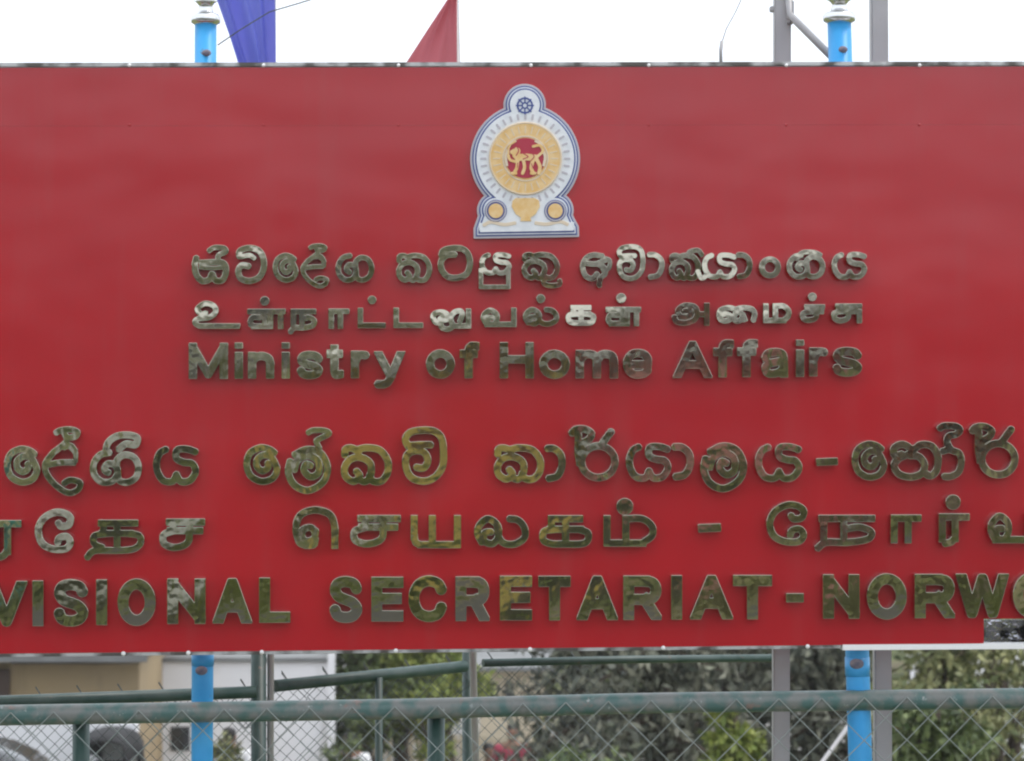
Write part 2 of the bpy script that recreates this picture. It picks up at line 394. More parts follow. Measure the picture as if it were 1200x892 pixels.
# ---- panel
PT = .003
bm = bmesh.new()
def plate(name, P, m, y0, d, bev=0):
    bm = bmesh.new(); a = [pl(*p) for p in P]
    f = [bm.verts.new((u, -y0 - d, v)) for u, v in a]; b = [bm.verts.new((u, -y0, v)) for u, v in a]
    bm.faces.new(f); bm.faces.new(b[::-1]); n = len(a)
    for i in range(n): bm.faces.new((f[i], b[i], b[(i + 1) % n], f[(i + 1) % n]))
    if bev:
        bmesh.ops.recalc_face_normals(bm, faces=bm.faces); fr = set(f)
        bmesh.ops.bevel(bm, geom=[e for e in bm.edges if e.verts[0] in fr and e.verts[1] in fr], offset=bev, segments=2, affect='EDGES')
    return from_bm(name, bm, m, sign)
XL, XR = -190, 1420
def yb(x): return 766 - (x / 1150) * 12.0
def yt(x): return 79.5 - x / 1200 * 1.5
plate('panel', [(XL, yt(XL)), (XR, yt(XR)), (XR, 146), (XL, 148.2)], M['red'], -.0, PT, .0003)
plate('panel', [(XL, 148.3), (XR, 146.1), (XR, 724.5), (1152.5, 725), (1152.5, yb(1152)), (XL, yb(XL))], M['red'], -.0, PT, .0003)
# box section frame behind the skin
def frame_bar(P): return plate('frame_bar', P, M['galv'], -.042, .038)
frame_bar([(XL, yt(XL) + 3), (XR, yt(XR) + 3), (XR, yt(XR) + 20), (XL, yt(XL) + 20)])
frame_bar([(XL, yb(XL) - 22), (1150, yb(1150) - 22), (1150, yb(1150) - 4), (XL, yb(XL) - 4)])
frame_bar([(XL, 385), (XR, 385), (XR, 402), (XL, 402)])
plate('edge_trim', [(XL, yt(XL) - 5.5), (XR, yt(XR) - 5.5), (XR, yt(XR) - 1), (XL, yt(XL) - 1)], M['alu'], -.03, .036, .001)
plate('edge_trim', [(XL, yb(XL) + .3), (985, yb(985) + .3), (985, yb(985) + 4), (XL, yb(XL) + 4)], M['alu'], -.03, .034, .001)
plate('edge_trim', [(987, 755.3), (1420, 752.5), (1420, 759), (987, 762)], M['white_strip'], -.03, .036, .001)
M['foil'] = mat('crinkled_foil', (.42, .42, .46), .15, 1, noise=((.05, .05, .06), 30, .06), bump=.006, bscale=26, detail=6)
plate('corner_patch', [(1154, 727), (1420, 726), (1420, 751.5), (1154, 753.5)], M['foil'], -.012, .003)
for x in (145, 221, 307, 464, 621, 777, 946):
    u, v = pl(x, yb(x) + 1.2); bm = bmesh.new()
    bmesh.ops.create_uvsphere(bm, u_segments=12, v_segments=6, radius=.0048)
    bmesh.ops.scale(bm, vec=(1, .6, 1), verts=bm.verts); o = from_bm('rivet', bm, M['alu_clean'], sign, True); o.location = (u, -.006, v)
for x in (152, 309, 467, 622, 760, 921, 1077):
    u, v = pl(x, 77); bm = bmesh.new(); bmesh.ops.create_uvsphere(bm, u_segments=12, v_segments=6, radius=.004)
    o = from_bm('rivet', bm, M['alu_clean'], sign, True); o.location = (u, -.006, v)
    u, v = pl(x, 146.5); bm = bmesh.new(); bmesh.ops.create_uvsphere(bm, u_segments=12, v_segments=6, radius=.0035)
    bmesh.ops.scale(bm, vec=(1, .4, 1), verts=bm.verts); o = from_bm('rivet', bm, M['red'], sign, True); o.location = (u, -PT, v)

# ---- glyph tables, centre-lines in a unit box (x right, y down)
S_ = [(1, .22), (.86, .06), (.5, 0), (.14, .06), (.03, .25), (.2, .42), (.5, .5), (.82, .59), (1, .76), (.85, .94), (.5, 1), (.14, .94), (0, .76)]
LAT = {
 'V': [('l', [(0, -.1), (.5, 1), (1, -.1)])], 'I': [('l', [(.5, 0), (.5, 1)])], 'S': [('s', S_)],
 'O': [('e', (.5, .5, .5, .5))], 'N': [('l', [(0, 0), (0, 1)]), ('l', [(1, 0), (1, 1)]), ('l', [(0, 0), (1, 1)])],
 'A': [('l', [(0, 1.1), (.5, -.05), (1, 1.1)]), ('b', [(.22, .68), (.78, .68)])], 'L': [('l', [(0, 0), (0, 1)]), ('l', [(0, 1), (1, 1)])],
 'D': [('l', [(0, 0), (0, 1)]), ('s', [(0, 0), (.5, 0), (.85, .12), (1, .5), (.85, .88), (.5, 1), (0, 1)])],
 'E': [('l', [(0, 0), (0, 1)]), ('l', [(0, 0), (1, 0)]), ('l', [(0, .48), (.92, .48)]), ('l', [(0, 1), (1, 1)])],
 'C': [('s', [(1, .27), (.86, .08), (.52, 0), (.18, .1), (0, .35), (0, .65), (.18, .9), (.52, 1), (.86, .92), (1, .71)])],
 'R': [('l', [(0, 0), (0, 1)]), ('l', [(0, 0), (.6, 0)]), ('s', [(.55, 0), (.88, .05), (1, .27), (.88, .5), (.55, .55)]), ('l', [(0, .55), (.6, .55)]), ('l', [(.6, .55), (1.02, 1.1)])],
 'T': [('l', [(0, 0), (1, 0)]), ('l', [(.5, 0), (.5, 1)])], '-': [('l', [(0, .5), (1, .5)])],
 'W': [('l', [(0, -.1), (.25, 1.02), (.5, -.02), (.75, 1.02), (1, -.1)])],
 'M': [('l', [(0, 0), (0, 1)]), ('l', [(1, 0), (1, 1)]), ('l', [(0, 0), (.5, .98), (1, 0)])],
 'H': [('l', [(0, 0), (0, 1)]), ('l', [(1, 0), (1, 1)]), ('b', [(0, .47), (1, .47)])],
 'i': [('l', [(.5, .34), (.5, 1)]), ('b', [(.5, -.2), (.5, .05)])],
 'n': [('l', [(0, 0), (0, 1)]), ('s', [(0, .35), (.2, .08), (.55, 0), (.9, .12), (1, .4), (1, .6)]), ('l', [(1, .5), (1, 1)])],
 's': [('s', S_)], 't': [('l', [(.42, 0), (.42, .75)]), ('s', [(.42, .7), (.48, .95), (.75, 1.0), (1.35, .96)]), ('b', [(-.45, .2), (1.35, .2)])],
 'r': [('l', [(0, 0), (0, 1)]), ('s', [(0, .45), (.25, .12), (.6, 0), (1.1, .03)])],
 'y': [('l', [(0, -.1), (.52, .7)]), ('s', [(1.03, -.2), (.72, .4), (.5, .82), (.3, .98), (-.05, .99)])],
 'o': [('e', (.5, .5, .5, .5))],
 'f': [('s', [(1.35, .02), (.8, -.01), (.48, .08), (.42, .3), (.42, .5)]), ('l', [(.42, .4), (.42, 1)]), ('b', [(-.35, .28), (1.2, .28)])],
 'm': [('l', [(0, 0), (0, 1)]), ('s', [(0, .35), (.12, .06), (.3, 0), (.46, .12), (.5, .4), (.5, .6)]), ('l', [(.5, .5), (.5, 1)]),
       ('s', [(.5, .35), (.62, .06), (.8, 0), (.96, .12), (1, .4), (1, .6)]), ('l', [(1, .5), (1, 1)])],
 'e': [('b', [(0, .54), (1.15, .54)]), ('s', [(1, .56), (.97, .25), (.8, .06), (.5, 0), (.2, .07), (0, .35), (0, .65), (.2, .93), (.5, 1), (.8, .95), (1.0, .8)])],
 'a': [('s', [(-.02, .3), (.12, .07), (.5, 0), (.8, .08), (.88, .32), (.88, .5)]), ('l', [(.88, .4), (.9, 1)]), ('s', [(.88, .42), (.5, .46), (.14, .55), (0, .76), (.14, .98), (.42, 1), (.72, .9), (.88, .68)])],
}
CURL = [(.30, .52), (.15, .56), (.14, .88), (.32, .98), (.44, .7), (.42, .25), (.22, 0), (.04, .25), (0, .6), (.1, .97)]
TAM = {
 'u': [('s', [(.28, .42), (.17, .48), (.08, .25), (.25, 0), (.45, .10), (.5, .38), (.35, .62), (.1, .68), (.02, .85), (.12, 1)]), ('b', [(.1, 1), (1.06, 1)])],
 'lla': [('b', [(-.06, 0), (1.06, 0)]), ('s', [(.42, .25), (.3, .4), (.08, .4), (.02, .8), (.12, 1)]), ('l', [(.12, 1), (.62, 1)]), ('l', [(.45, .1), (.45, 1)]), ('l', [(.92, 0), (.92, 1)]), ('b', [(.62, .1), (.62, 1)])],
 'na': [('b', [(-.1, 0), (1.08, 0)]), ('l', [(0, 0), (0, .92)]), ('l', [(.42, 0), (.42, .95)]), ('s', [(.42, .5), (.75, .4), (1, .62), (.92, .95), (.5, 1.1), (.05, 1.1), (-.15, 1.4)])],
 'aa': [('l', [(0, 1), (0, 0)]), ('b', [(-.1, 0), (1.2, 0)]), ('l', [(.62, 0), (.62, 1)])],
 'tta': [('l', [(0, 0), (0, 1)]), ('l', [(0, 1), (1, 1)])],
 'lu': [('s', [(.30, .38), (.2, .55), (.36, .6), (.44, .35), (.3, .08), (.08, .12), (0, .4), (.08, .75), (.2, .8), (.25, 1.1), (.42, 1.22), (.55, 1.0), (.5, .5), (.6, .08), (.78, .0), (.82, .3), (.75, .75)]), ('l', [(.62, 1), (1, 1)]), ('l', [(1, 0), (1, 1)])],
 'va': [('s', CURL), ('l', [(.12, 1), (1, 1)]), ('l', [(1, 0), (1, 1)])],
 'la': [('s', CURL), ('s', [(.42, .3), (.46, .75), (.58, .98), (.8, 1), (1, .75), (1, .35), (.86, .05), (.66, 0)])],
 'ka': [('l', [(.18, 0), (.82, 0)]), ('l', [(.18, 0), (.18, .35)]), ('b', [(.08, .42), (.92, .42)]), ('l', [(.5, 0), (.5, .9)]), ('s', [(.3, .42), (.02, .5), (0, .85), (.2, 1), (.45, 1)]), ('s', [(.8, .42), (1, .55), (1, .85), (.85, 1), (.4, 1)])],
 'a': [('s', [(.30, .33), (.5, .3), (.45, .6), (.2, .62), (.12, .28), (.32, 0), (.6, .05), (.7, .35), (.62, .8), (.35, 1), (.08, .92), (0, .62)]), ('b', [(.65, .5), (1, .5)]), ('l', [(1, 0), (1, 1)])],
 'ai': [('e', (.17, .74, .16, .26)), ('s', [(.0, .7), (.04, .2), (.25, 0), (.42, .1), (.46, .4), (.4, .9)]), ('s', [(.42, .9), (.5, 1), (.62, .9), (.66, .55), (.55, .3), (.5, .1), (.7, 0), (.92, .1), (1, .5), (.96, 1)]), ('b', [(.66, .5), (.74, 1.05)])],
 'ma': [('l', [(0, 0), (0, 1)]), ('l', [(0, 1), (.8, 1)]), ('l', [(.42, 0), (.42, 1)]), ('s', [(.42, 0), (.78, 0), (1, .3), (1, .7), (.78, 1)])],
 'ca': [('b', [(.1, 0), (1.07, 0)]), ('l', [(.27, 0), (.27, .3)]), ('b', [(.12, .34), (1.02, .34)]), ('s', [(.3, .34), (.04, .5), (.04, .84), (.25, 1), (.5, .95), (.66, .75), (.68, .4)]), ('l', [(.68, 0), (.68, .4)])],
 'cu': [('b', [(.05, 0), (1.1, 0)]), ('l', [(.24, 0), (.24, .3)]), ('b', [(.1, .36), (.95, .36)]), ('s', [(.26, .36), (.0, .5), (.02, .84), (.2, 1), (.42, .95), (.55, .75), (.56, .4)]), ('l', [(.56, 0), (.56, .4)]), ('l', [(1, .4), (1, 1)])],
 'ya': [('l', [(0, 0), (0, .7)]), ('s', [(0, .6), (.03, .9), (.15, 1)]), ('l', [(.15, 1), (1, 1)]), ('l', [(.42, 0), (.42, 1)]), ('l', [(1, 0), (1, 1)])],
 'ra': [('l', [(0, 1), (0, 0)]), ('b', [(-.1, 0), (1.3, 0)]), ('l', [(.62, 0), (.62, 1)]), ('s', [(.62, .95), (.42, 1.15), (.1, 1.22)])],
 'tha': [('b', [(.1, 0), (.95, 0)]), ('l', [(.22, 0), (.2, .4)]), ('b', [(.12, .42), (.85, .42)]), ('l', [(.5, 0), (.5, 1)]), ('s', [(.3, .42), (.02, .52), (.02, .85), (.2, 1)]), ('s', [(.7, .42), (.96, .5), (1, .8), (.85, 1.05), (.5, 1.12), (0.02, 1.12), (-.15, 1.42)])],
 'ee': [('s', [(.62, .28), (.72, .38), (.95, .34), (1, .15), (.82, .02), (.5, 0), (.15, .18), (0, .5), (.12, .84), (.45, 1), (.85, 1), (1, .82), (.88, .66), (.66, .7), (.6, .84)])],
 'e': [('s', [(.5, .62), (.38, .5), (.18, .56), (.16, .78), (.28, .88), (.46, .82), (.5, .62), (.5, .6)]), ('s', [(.28, 1), (.08, .9), (0, .5), (.12, .14), (.5, 0), (.88, .14), (1, .5), (1, .8)]), ('l', [(1, .6), (1, 1)]), ('s', [(.2, 1), (.45, .98), (.5, .8)])],
}
def place(tab, g, x0, x1, yt_, yb_, wd, dot=None, clipit=False):
    ax = x0 + wd / 2; bx = x1 - x0 - wd; ay = yt_ + wd / 2; by = yb_ - yt_ - wd; out = []
    if bx < 1: bx = 1e-6; ax = (x0 + x1) / 2
    for p in tab[g]:
        if p[0] == 'e': c = p[1]; out.append(('e', wd, (ax + bx * c[0], ay + by * c[1], bx * c[2], by * c[3])))
        else: out.append((p[0], wd, [(ax + bx * u, ay + by * v) for u, v in p[1]]))
    if dot: out.append(('d', *dot))
    return out
TL = .021; DL = .010
def latin(g, x0, x1, a, b, wd, row=.0):
    clip = (x0 - .3, x1 + .3, a, b)
    if g in ('-',): clip = None
    relief('latin_letter', place(LAT, g, x0, x1, a, b, wd), M['letter'], .004, TL, sign, clip, tilt=.013)
# row 3
sl = lambda x: (x - 222) / 785 * -4.0
for g, x0, x1, a, b in [('M', 222, 268, 402, 444.5), ('i', 275, 286, 402, 444.5), ('n', 291, 322, 413, 444.5), ('i', 330, 341, 402, 444.5), ('s', 348, 379, 412, 445.5),
        ('t', 383, 403, 405, 445.5), ('r', 411, 433, 412, 444.5), ('y', 438, 475, 413, 457), ('o', 499, 533, 411, 445.5), ('f', 538, 561, 402, 445),
        ('H', 585, 625, 403, 445.5), ('o', 631, 667, 412, 446.5), ('m', 673, 723, 412.5, 446), ('e', 729, 763, 411.5, 446.5),
        ('A', 787, 833, 402.5, 446), ('f', 834, 858, 401, 445.5), ('f', 862, 886, 401, 445.5), ('a', 890, 924, 411, 446), ('i', 929.5, 940.5, 402, 445.5), ('r', 946, 968, 411, 445), ('s', 973, 1008, 410.5, 445.5)]:
    latin(g, x0, x1, a + sl(x0), b + sl(x0), 10)
# row 6
def b6(x): return float(np.interp(x, [-120, 40, 320, 450, 800, 980, 1150, 1400], [735, 732.5, 728.5, 727, 725, 724, 723, 721.5]))
def t6(x): return float(np.interp(x, [-120, 40, 320, 450, 800, 980, 1150, 1400], [681, 679, 675.5, 674.5, 673, 672, 671, 670]))
for g, x0, x1 in [('D', -86, -42), ('I', -34, -19), ('V', -14, 34), ('I', 39, 54), ('S', 64, 105), ('I', 113, 128), ('O', 139, 184), ('N', 197, 242), ('A', 250, 296), ('L', 304, 341),
        ('S', 386, 425), ('E', 435, 473), ('C', 479, 524), ('R', 533, 573), ('E', 585, 623), ('T', 630, 668), ('A', 675, 723), ('R', 729, 774), ('I', 784, 799),
        ('A', 807, 857), ('T', 857, 903), ('N', 962, 1005), ('O', 1013, 1060), ('R', 1069, 1116), ('W', 1117, 1179), ('O', 1183, 1229), ('O', 1238, 1284), ('D', 1294, 1336)]:
    o = 1.2 if g in 'SOC' else 0
    latin(g, x0, x1, t6(x0) - o, b6(x0) + o, 13.2)
latin('-', 919, 940, 693, 706, 11)
# Tamil rows
def tamil(g, x0, x1, a, b, wd, dot=None):
    relief('tamil_letter', place(TAM, g, x0, x1, a, b, wd, dot), M['letter'], .004, TL * .9, sign, tilt=.013)
for g, x0, x1, a, b, dot in [('u', 225, 282, 353, 386, None), ('lla', 290, 336, 362, 386, (311, 353, 5.6)), ('na', 341, 372, 362, 386, None), ('aa', 385, 409, 362, 386, None),
        ('tta', 419, 452, 361, 385, (436, 352, 5.2)), ('tta', 461, 496, 361, 385, None), ('lu', 504, 552, 362, 386, None), ('va', 563, 605, 361, 384, None),
        ('la', 612, 654, 360, 383, (633, 350.5, 5.4)), ('ka', 662, 697, 358, 382.5, None), ('lla', 708, 751, 360, 383, (727, 350, 6)),
        ('a', 785, 830, 355, 382, None), ('ai', 838, 886, 358, 380, None), ('ma', 892, 925, 356, 379.5, None), ('ca', 935, 966, 357, 379, (950, 348.5, 5.2)), ('cu', 972, 1008, 356, 379.5, None)]:
    tamil(g, x0, x1, a, b, 6.7, dot)
for g, x0, x1, a, b, dot in [('ra', -8, 24, 609, 650, None), ('ee', 42, 88, 596, 647, None), ('tha', 107, 170, 608, 645, None), ('ca', 187, 242, 607, 645, None),
        ('e', 343, 397, 593, 643, None), ('ca', 410, 470, 603, 641, None), ('ya', 481, 540, 603, 642, None), ('la', 555, 618, 603, 641, None), ('ka', 632, 692, 603, 641, None),
        ('ma', 706, 767, 603, 640, (731, 593, 10)), ('ee', 896, 944, 587, 638, None), ('na', 959, 1023, 603, 637, None), ('aa', 1041, 1076, 602, 636, None),
        ('ra', 1097, 1130, 601, 635, (1114, 588, 9)), ('va', 1154, 1208, 600, 636, None), ('tta', 1232, 1280, 600, 636, (1256, 588, 9))]:
    tamil(g, x0, x1, a, b, 8.6 if g != 'tha' else 8.2, dot)
relief('tamil_letter', [('b', 10, [(817, 618.5), (843, 617.5)])], M['letter'], .004, TL * .9, sign, tilt=.013)

# Sinhala rows, centre-lines traced in photo pixels
def sinh(prims, wd):
    out = []
    for p in prims:
        if p[0] in 'so': out.append((p[0], p[2] if len(p) > 2 else wd, p[1]))
        elif p[0] == 'e': out.append(('e', p[2] if len(p) > 2 else wd, p[1]))
    relief('sinhala_letter', out, M['letter'], .004, TL * .95, sign, tilt=.013)
def xf(prims, sx, sy, dx, dy):
    o = []
    for p in prims:
        if p[0] == 'e': c = p[1]; q = (c[0] * sx + dx, c[1] * sy + dy, c[2] * sx, c[3] * sy)
        else: q = [(a * sx + dx, b * sy + dy) for a, b in p[1]]
        o.append((p[0], q) + tuple(p[2:]))
    return o
# unit glyphs over 0..1 of their outer box (centre-lines already inset)
def unit(px_prims, x0, x1, y0, y1): return xf(px_prims, 1 / (x1 - x0), 1 / (y1 - y0), -x0 / (x1 - x0), -y0 / (y1 - y0))
def put(u, x0, x1, y0, y1, wd): sinh(xf(u, x1 - x0, y1 - y0, x0, y0), wd)
KOM = unit([('s', [(1031, 530), (1024, 525), (1014, 523.5), (1003, 530), (999.5, 544), (1004, 557), (1016, 563.5), (1028, 560), (1033, 550), (1030, 540), (1025, 533), (1017, 532.5), (1011, 538), (1011, 546), (1017, 551), (1023, 547), (1023, 541)])], 995, 1037, 519, 568)
YA = unit([('s', [(899, 523.5), (891, 528), (887, 538), (888, 549), (895, 559), (906, 560), (911, 552)]), ('s', [(935, 527), (924, 523.5), (912, 524.5), (911, 534), (920, 538.5), (930, 540), (934, 549), (927, 559), (916, 560), (910, 551)])], 882, 938.5, 519, 564.5)
KA = unit([('s', [(596, 549), (600, 555), (593, 560.5), (584, 555), (583, 545), (590, 536.5), (602, 535), (612, 541), (613, 552), (607, 560.5), (598, 558)]), ('s', [(583, 533), (584, 526), (592, 525), (600, 530)]), ('s', [(596, 527), (608, 524.5), (623, 527), (632, 538), (632, 551), (625, 560), (615, 560), (611, 553)])], 579, 637, 520.5, 564.5)
AA = unit([('s', [(640, 525), (649, 525.5), (656.5, 533), (657.5, 546), (652, 557), (641, 560)])], 638, 662, 520.5, 564.5)
RR = unit([('e', (700, 541, 19.5, 18.5)), ('s', [(679, 545), (676.5, 528), (677, 514), (676, 507)]), ('s', [(669, 508), (674, 503.5), (684, 503), (692, 508), (689, 515), (681, 520), (680, 526)]), ('s', [(702, 524), (709, 514), (716, 505)])], 668, 724.5, 499, 564.5)
LA = unit([('s', [(851, 543), (845, 541), (843, 549), (851, 556), (860, 550), (858, 536), (846, 531), (835, 537), (831, 549)]), ('s', [(830, 531), (846, 523.5), (862, 528), (870, 545), (865, 562), (848, 572), (832, 566), (824.5, 551), (827, 536)])], 820, 875, 519, 577)
DA = unit([('s', [(92, 536), (80, 538), (66, 529)]), ('s', [(90, 541), (74, 538), (60, 534), (55, 545), (60, 560), (70, 572), (84, 578), (95, 573), (92, 564), (80, 563)])], 50, 98, 523, 583)
DAH = [('s', [(67, 507), (73, 504), (84, 503), (92, 506), (90, 511), (80, 513)]), ('s', [(76, 505), (80, 516), (72, 524), (64, 530)]), ('s', [(84, 524), (90, 530), (90, 541)], 6), ('s', [(90, 541.5), (74, 541.5), (58, 544)]), ('s', [(76, 524), (84, 522), (90, 529)]), ('s', [(64, 530), (55, 543), (57, 556), (68, 569), (82, 577), (93, 573), (95, 565), (84, 562), (76, 566)])]
SHA = unit([('s', [(131, 528), (119, 531), (111.5, 542), (112, 555), (121, 564), (133, 563), (139, 554), (137, 544), (128, 542), (124, 549), (129, 553)]), ('s', [(139, 552), (141, 562), (151, 564.5), (161, 558), (163.5, 545), (158, 534), (147, 531), (139, 537), (138, 546)])], 107, 168, 524, 569)
NA_ = unit([('s', [(1054, 533), (1045, 535), (1044, 526), (1054, 521.5), (1064, 527), (1066, 533)]), ('s', [(1062, 533), (1050, 538), (1044, 547), (1050, 557), (1064, 560.5), (1077, 556), (1080, 545), (1073, 536), (1062, 535)]), ('s', [(1066, 529), (1076, 522), (1089, 524), (1096, 536), (1095, 551), (1088, 559), (1080, 556)])], 1039, 1101, 517, 565)
MA = [('s', [(479, 524), (475, 515), (480, 507), (493, 504), (508, 505), (517, 513), (519.5, 530), (518, 547), (509, 559), (496, 563.5), (482, 559), (475.5, 546), (477, 533), (486, 528), (497, 530), (501, 540), (496, 548), (487, 547)]), ('s', [(479, 522), (492, 521), (506, 521)])]
# row 4
W4 = 8.8
put(KOM, 6, 49, 522, 569, 8.3)
sinh(DAH, 7.6)
sinh(xf(SHA, 61, 42, 107, 527), 8) if False else relief('sinhala_letter', [(p[0], 8.2, p[1]) for p in xf(SHA, 61, 43, 107, 526)] + [('s', 8.5, [(125, 532), (128, 519), (138, 511), (152, 509.5), (162, 513), (160, 521), (149, 520), (140, 527)])], M['letter'], .004, TL, sign, tilt=.013)
put(YA, 180, 234.5, 521, 568, 8.6)
put(KOM, 285, 329, 520, 568, 8.3)
relief('sinhala_letter', [(p[0], 8.6, p[1]) for p in xf(LA, 55, 57, 334, 522)] + [('s', 7, [(361, 507), (368, 504), (381, 504.5), (386, 508), (377, 513), (371, 517), (375, 526)])], M['letter'], .004, TL, sign, tilt=.013)
put(KA, 400, 459, 520, 568, 8.8)
sinh(MA, 8.8)
put(KA, 579, 637, 520.5, 565, 8.8); put(AA, 638, 662, 520.5, 565, 8.8)
put(RR, 668, 724.5, 499, 564.5, 9)
put(YA, 732, 785.5, 519, 564, 8.6); put(AA, 786, 812, 519, 563, 9)
put(LA, 819, 874.5, 518, 577, 9); put(YA, 882, 938.5, 519, 564, 8.6)
relief('sinhala_letter', [('b', 9, [(954.5, 541), (979, 540)])], M['letter'], .004, TL, sign, tilt=.013)
put(KOM, 995, 1037, 516, 563, 8.3); put(NA_, 1040, 1101, 516, 563, 8.8)
sinh([('s', [(1101, 529), (1107, 527), (1113, 527)]), ('s', [(1098, 502), (1104, 499), (1117, 499.5), (1122, 504), (1117, 509), (1109, 511), (1107, 518), (1112, 527), (1121, 531), (1123.5, 542), (1120, 553), (1111, 558), (1103, 558)])], 8.4)
put(RR, 1135, 1191, 496, 561, 9)
# row 1
W1 = 7.6
SA = [('s', [(231, 302), (229, 312), (231, 323), (238, 330), (246, 328), (249, 321)]), ('s', [(249, 321), (253, 329), (261, 329), (265, 321), (264, 311), (256, 308), (234, 309)]), ('s', [(234, 314), (250, 315), (262, 314)], 5), ('s', [(245, 295), (252, 291), (263, 291.5), (265, 296), (257, 300), (256, 308)], 6.4)]
sinh(SA, W1)
VA = [('s', [(281, 302), (282, 295), (292, 291.5), (303, 294), (309, 303), (309.5, 316), (304, 326), (293, 330), (283, 327), (280, 319), (284, 312), (293, 313)]), ('s', [(283, 302), (293, 300), (299, 304)], 6)]
sinh(VA, W1)
put(KOM, 320, 350, 297, 332, 6.5)
sinh(xf(DAH, 33 / 48, 51 / 80, 352 - 50 * 33 / 48, 288 - 502 * 51 / 80), 5.8)
put(SHA, 394, 439, 297, 332, 6.6)
put(KA, 465, 506, 297, 332, 6.6)
sinh([('s', [(517, 301), (519, 295), (527, 292), (540, 292), (548, 298), (550.5, 310), (547, 321), (537, 326), (525, 325), (517.5, 317), (517, 307), (523, 300), (534, 299)])], W1)
relief('sinhala_letter', [(p[0], 6.2, p[1]) for p in xf(YA, 38, 26, 561, 297)] + [('l', 5.5, [(566, 337), (594, 337)]), ('l', 5.5, [(563, 318), (563, 337)]), ('l', 5.5, [(595, 320), (595, 337)])], M['letter'], .004, TL, sign, tilt=.013)
relief('sinhala_letter', [(p[0], 6.6, p[1]) for p in xf(KA, 44, 33, 611, 296)] + [('s', 6.2, [(640, 324), (636, 331), (642, 335), (654, 334), (655, 329)])], M['letter'], .004, TL, sign, tilt=.013)
A_ = [('s', [(706, 301), (694, 299.5), (685, 304), (681.5, 314), (685, 324), (693, 327), (699, 321)]), ('s', [(684, 309), (697, 310), (711, 304)]), ('s', [(699, 310), (706, 314), (708, 321), (702, 327), (701, 336)]), ('s', [(706, 303), (713, 306), (712, 315), (704, 317)], 5.5)]
sinh(A_, 6.6)
sinh(xf(MA, 31 / 50, 40 / 64, 722.5 - 473 * 31 / 50 + 1, 288.5 - 501.5 * 40 / 64), 6.2); put(AA, 757, 778, 296, 329, 6.6)
relief('sinhala_letter', [(p[0], 6.6, p[1]) for p in xf(KA, 36, 32, 783, 297)] + [('s', 6, [(806, 302), (806, 296), (816, 294), (821, 300)])], M['letter'], .004, TL, sign, tilt=.013)
relief('sinhala_letter', [(p[0], 6.4, p[1]) for p in xf(YA, 42, 31, 820, 297)] + [('s', 6, [(815, 318), (820, 327), (828, 322)])], M['letter'], .004, TL, sign, tilt=.013)
put(AA, 861, 880, 296, 328, 6.8)
sinh([('e', (900, 314, 9.5, 9.5))], 7)
relief('sinhala_letter', [(p[0], 6.6, p[1]) for p in xf(SHA, 45, 31, 920, 297)] + [('s', 6, [(931, 305), (938, 297), (951, 296.5), (960, 300)])], M['letter'], .004, TL, sign, tilt=.013)
put(YA, 972, 1014, 296, 328, 6.7)

# ------------------------------------------------------------------ emblem
emb = bpy.data.objects.new('emblem', None); C.objects.link(emb); emb.parent = sign; emb['label'] = 'white, blue and gold state crest on the red panel'
sil = [('d', 615, 187, 63), ('d', 614.5, 124, 23.5), ('p', [(597, 136), (632, 136), (640, 150), (590, 150)]),
       ('d', 580, 247, 20), ('d', 650.5, 247, 20), ('p', [(558, 262), (563, 248), (572, 235), (590, 225), (640, 225), (658, 235), (667, 247), (672, 258), (676.5, 266), (677, 277), (556, 279), (556, 268)])]
fs = field(sil)
relief('rim', None, M['e_grey'], .003, .012, emb, fld=fs, lev=1.2, bev=.001)
relief('border', None, M['e_blue'], .0152, .0015, emb, fld=fs, lev=-1.2, bev=.0004)
relief('rim', None, M['e_white'], .0169, .0012, emb, fld=fs, lev=-2.8, bev=.0003)
relief('border', None, M['e_blue'], .0183, .0010, emb, fld=fs, lev=-4.2, bev=.0003)
relief('face_plate', [('p', [(561, 262), (672, 261), (672, 270.5), (561, 271)])], M['e_white'], .0196, .0012, emb, bev=.0003)
relief('face_plate', None, M['e_white'], .0196, .0014, emb, fld=fs, lev=-6.0, bev=.0003)
# lotus petal ring
petals = []
for k in range(36):
    a = 2 * math.pi * k / 36; c, s = math.cos(a), math.sin(a)
    petals.append(('o', 2.6, [(615 + 46.5 * c, 187 + 46.5 * s), (615 + 51.5 * c, 187 + 51.5 * s)]))
relief('petal_ring', petals, M['e_grey'], .0212, .0007, emb, bev=.0002, step=.4)
relief('disc', [('d', 615, 187, 42.5)], M['e_gold'], .0212, .004, emb, bev=.0012)
relief('ring', [('e', 1.4, (615, 187, 41.5, 41.5))], M['e_cream'], .0254, .0006, emb, bev=.0002)
relief('ring', [('e', 1.5, (615, 187, 26, 26))], M['e_cream'], .0254, .0008, emb, bev=.0002)
rays = [('b', 1.2, [(615 + 29.5 * math.cos(q * math.pi / 14), 187 + 29.5 * math.sin(q * math.pi / 14)), (615 + 38 * math.cos(q * math.pi / 14), 187 + 38 * math.sin(q * math.pi / 14))]) for q in range(28)]
relief('ray_ring', rays, M['e_cream'], .0254, .0005, emb, bev=.0001, step=.3)
relief('disc', [('d', 615, 186.5, 23.5)], M['e_red'], .0254, .0012, emb, bev=.0003)
relief('corner_leaf', [('s', 3.2, [(593.5, 196), (592, 186), (594.5, 177)]), ('s', 3.2, [(636, 196), (638, 186), (635.5, 177)]), ('s', 2.6, [(604, 166.5), (598, 170), (596, 174)]), ('s', 2.6, [(626, 166.5), (632, 170), (634, 174)])], M['e_cream'], .0268, .0008, emb, bev=.0002, step=.3)
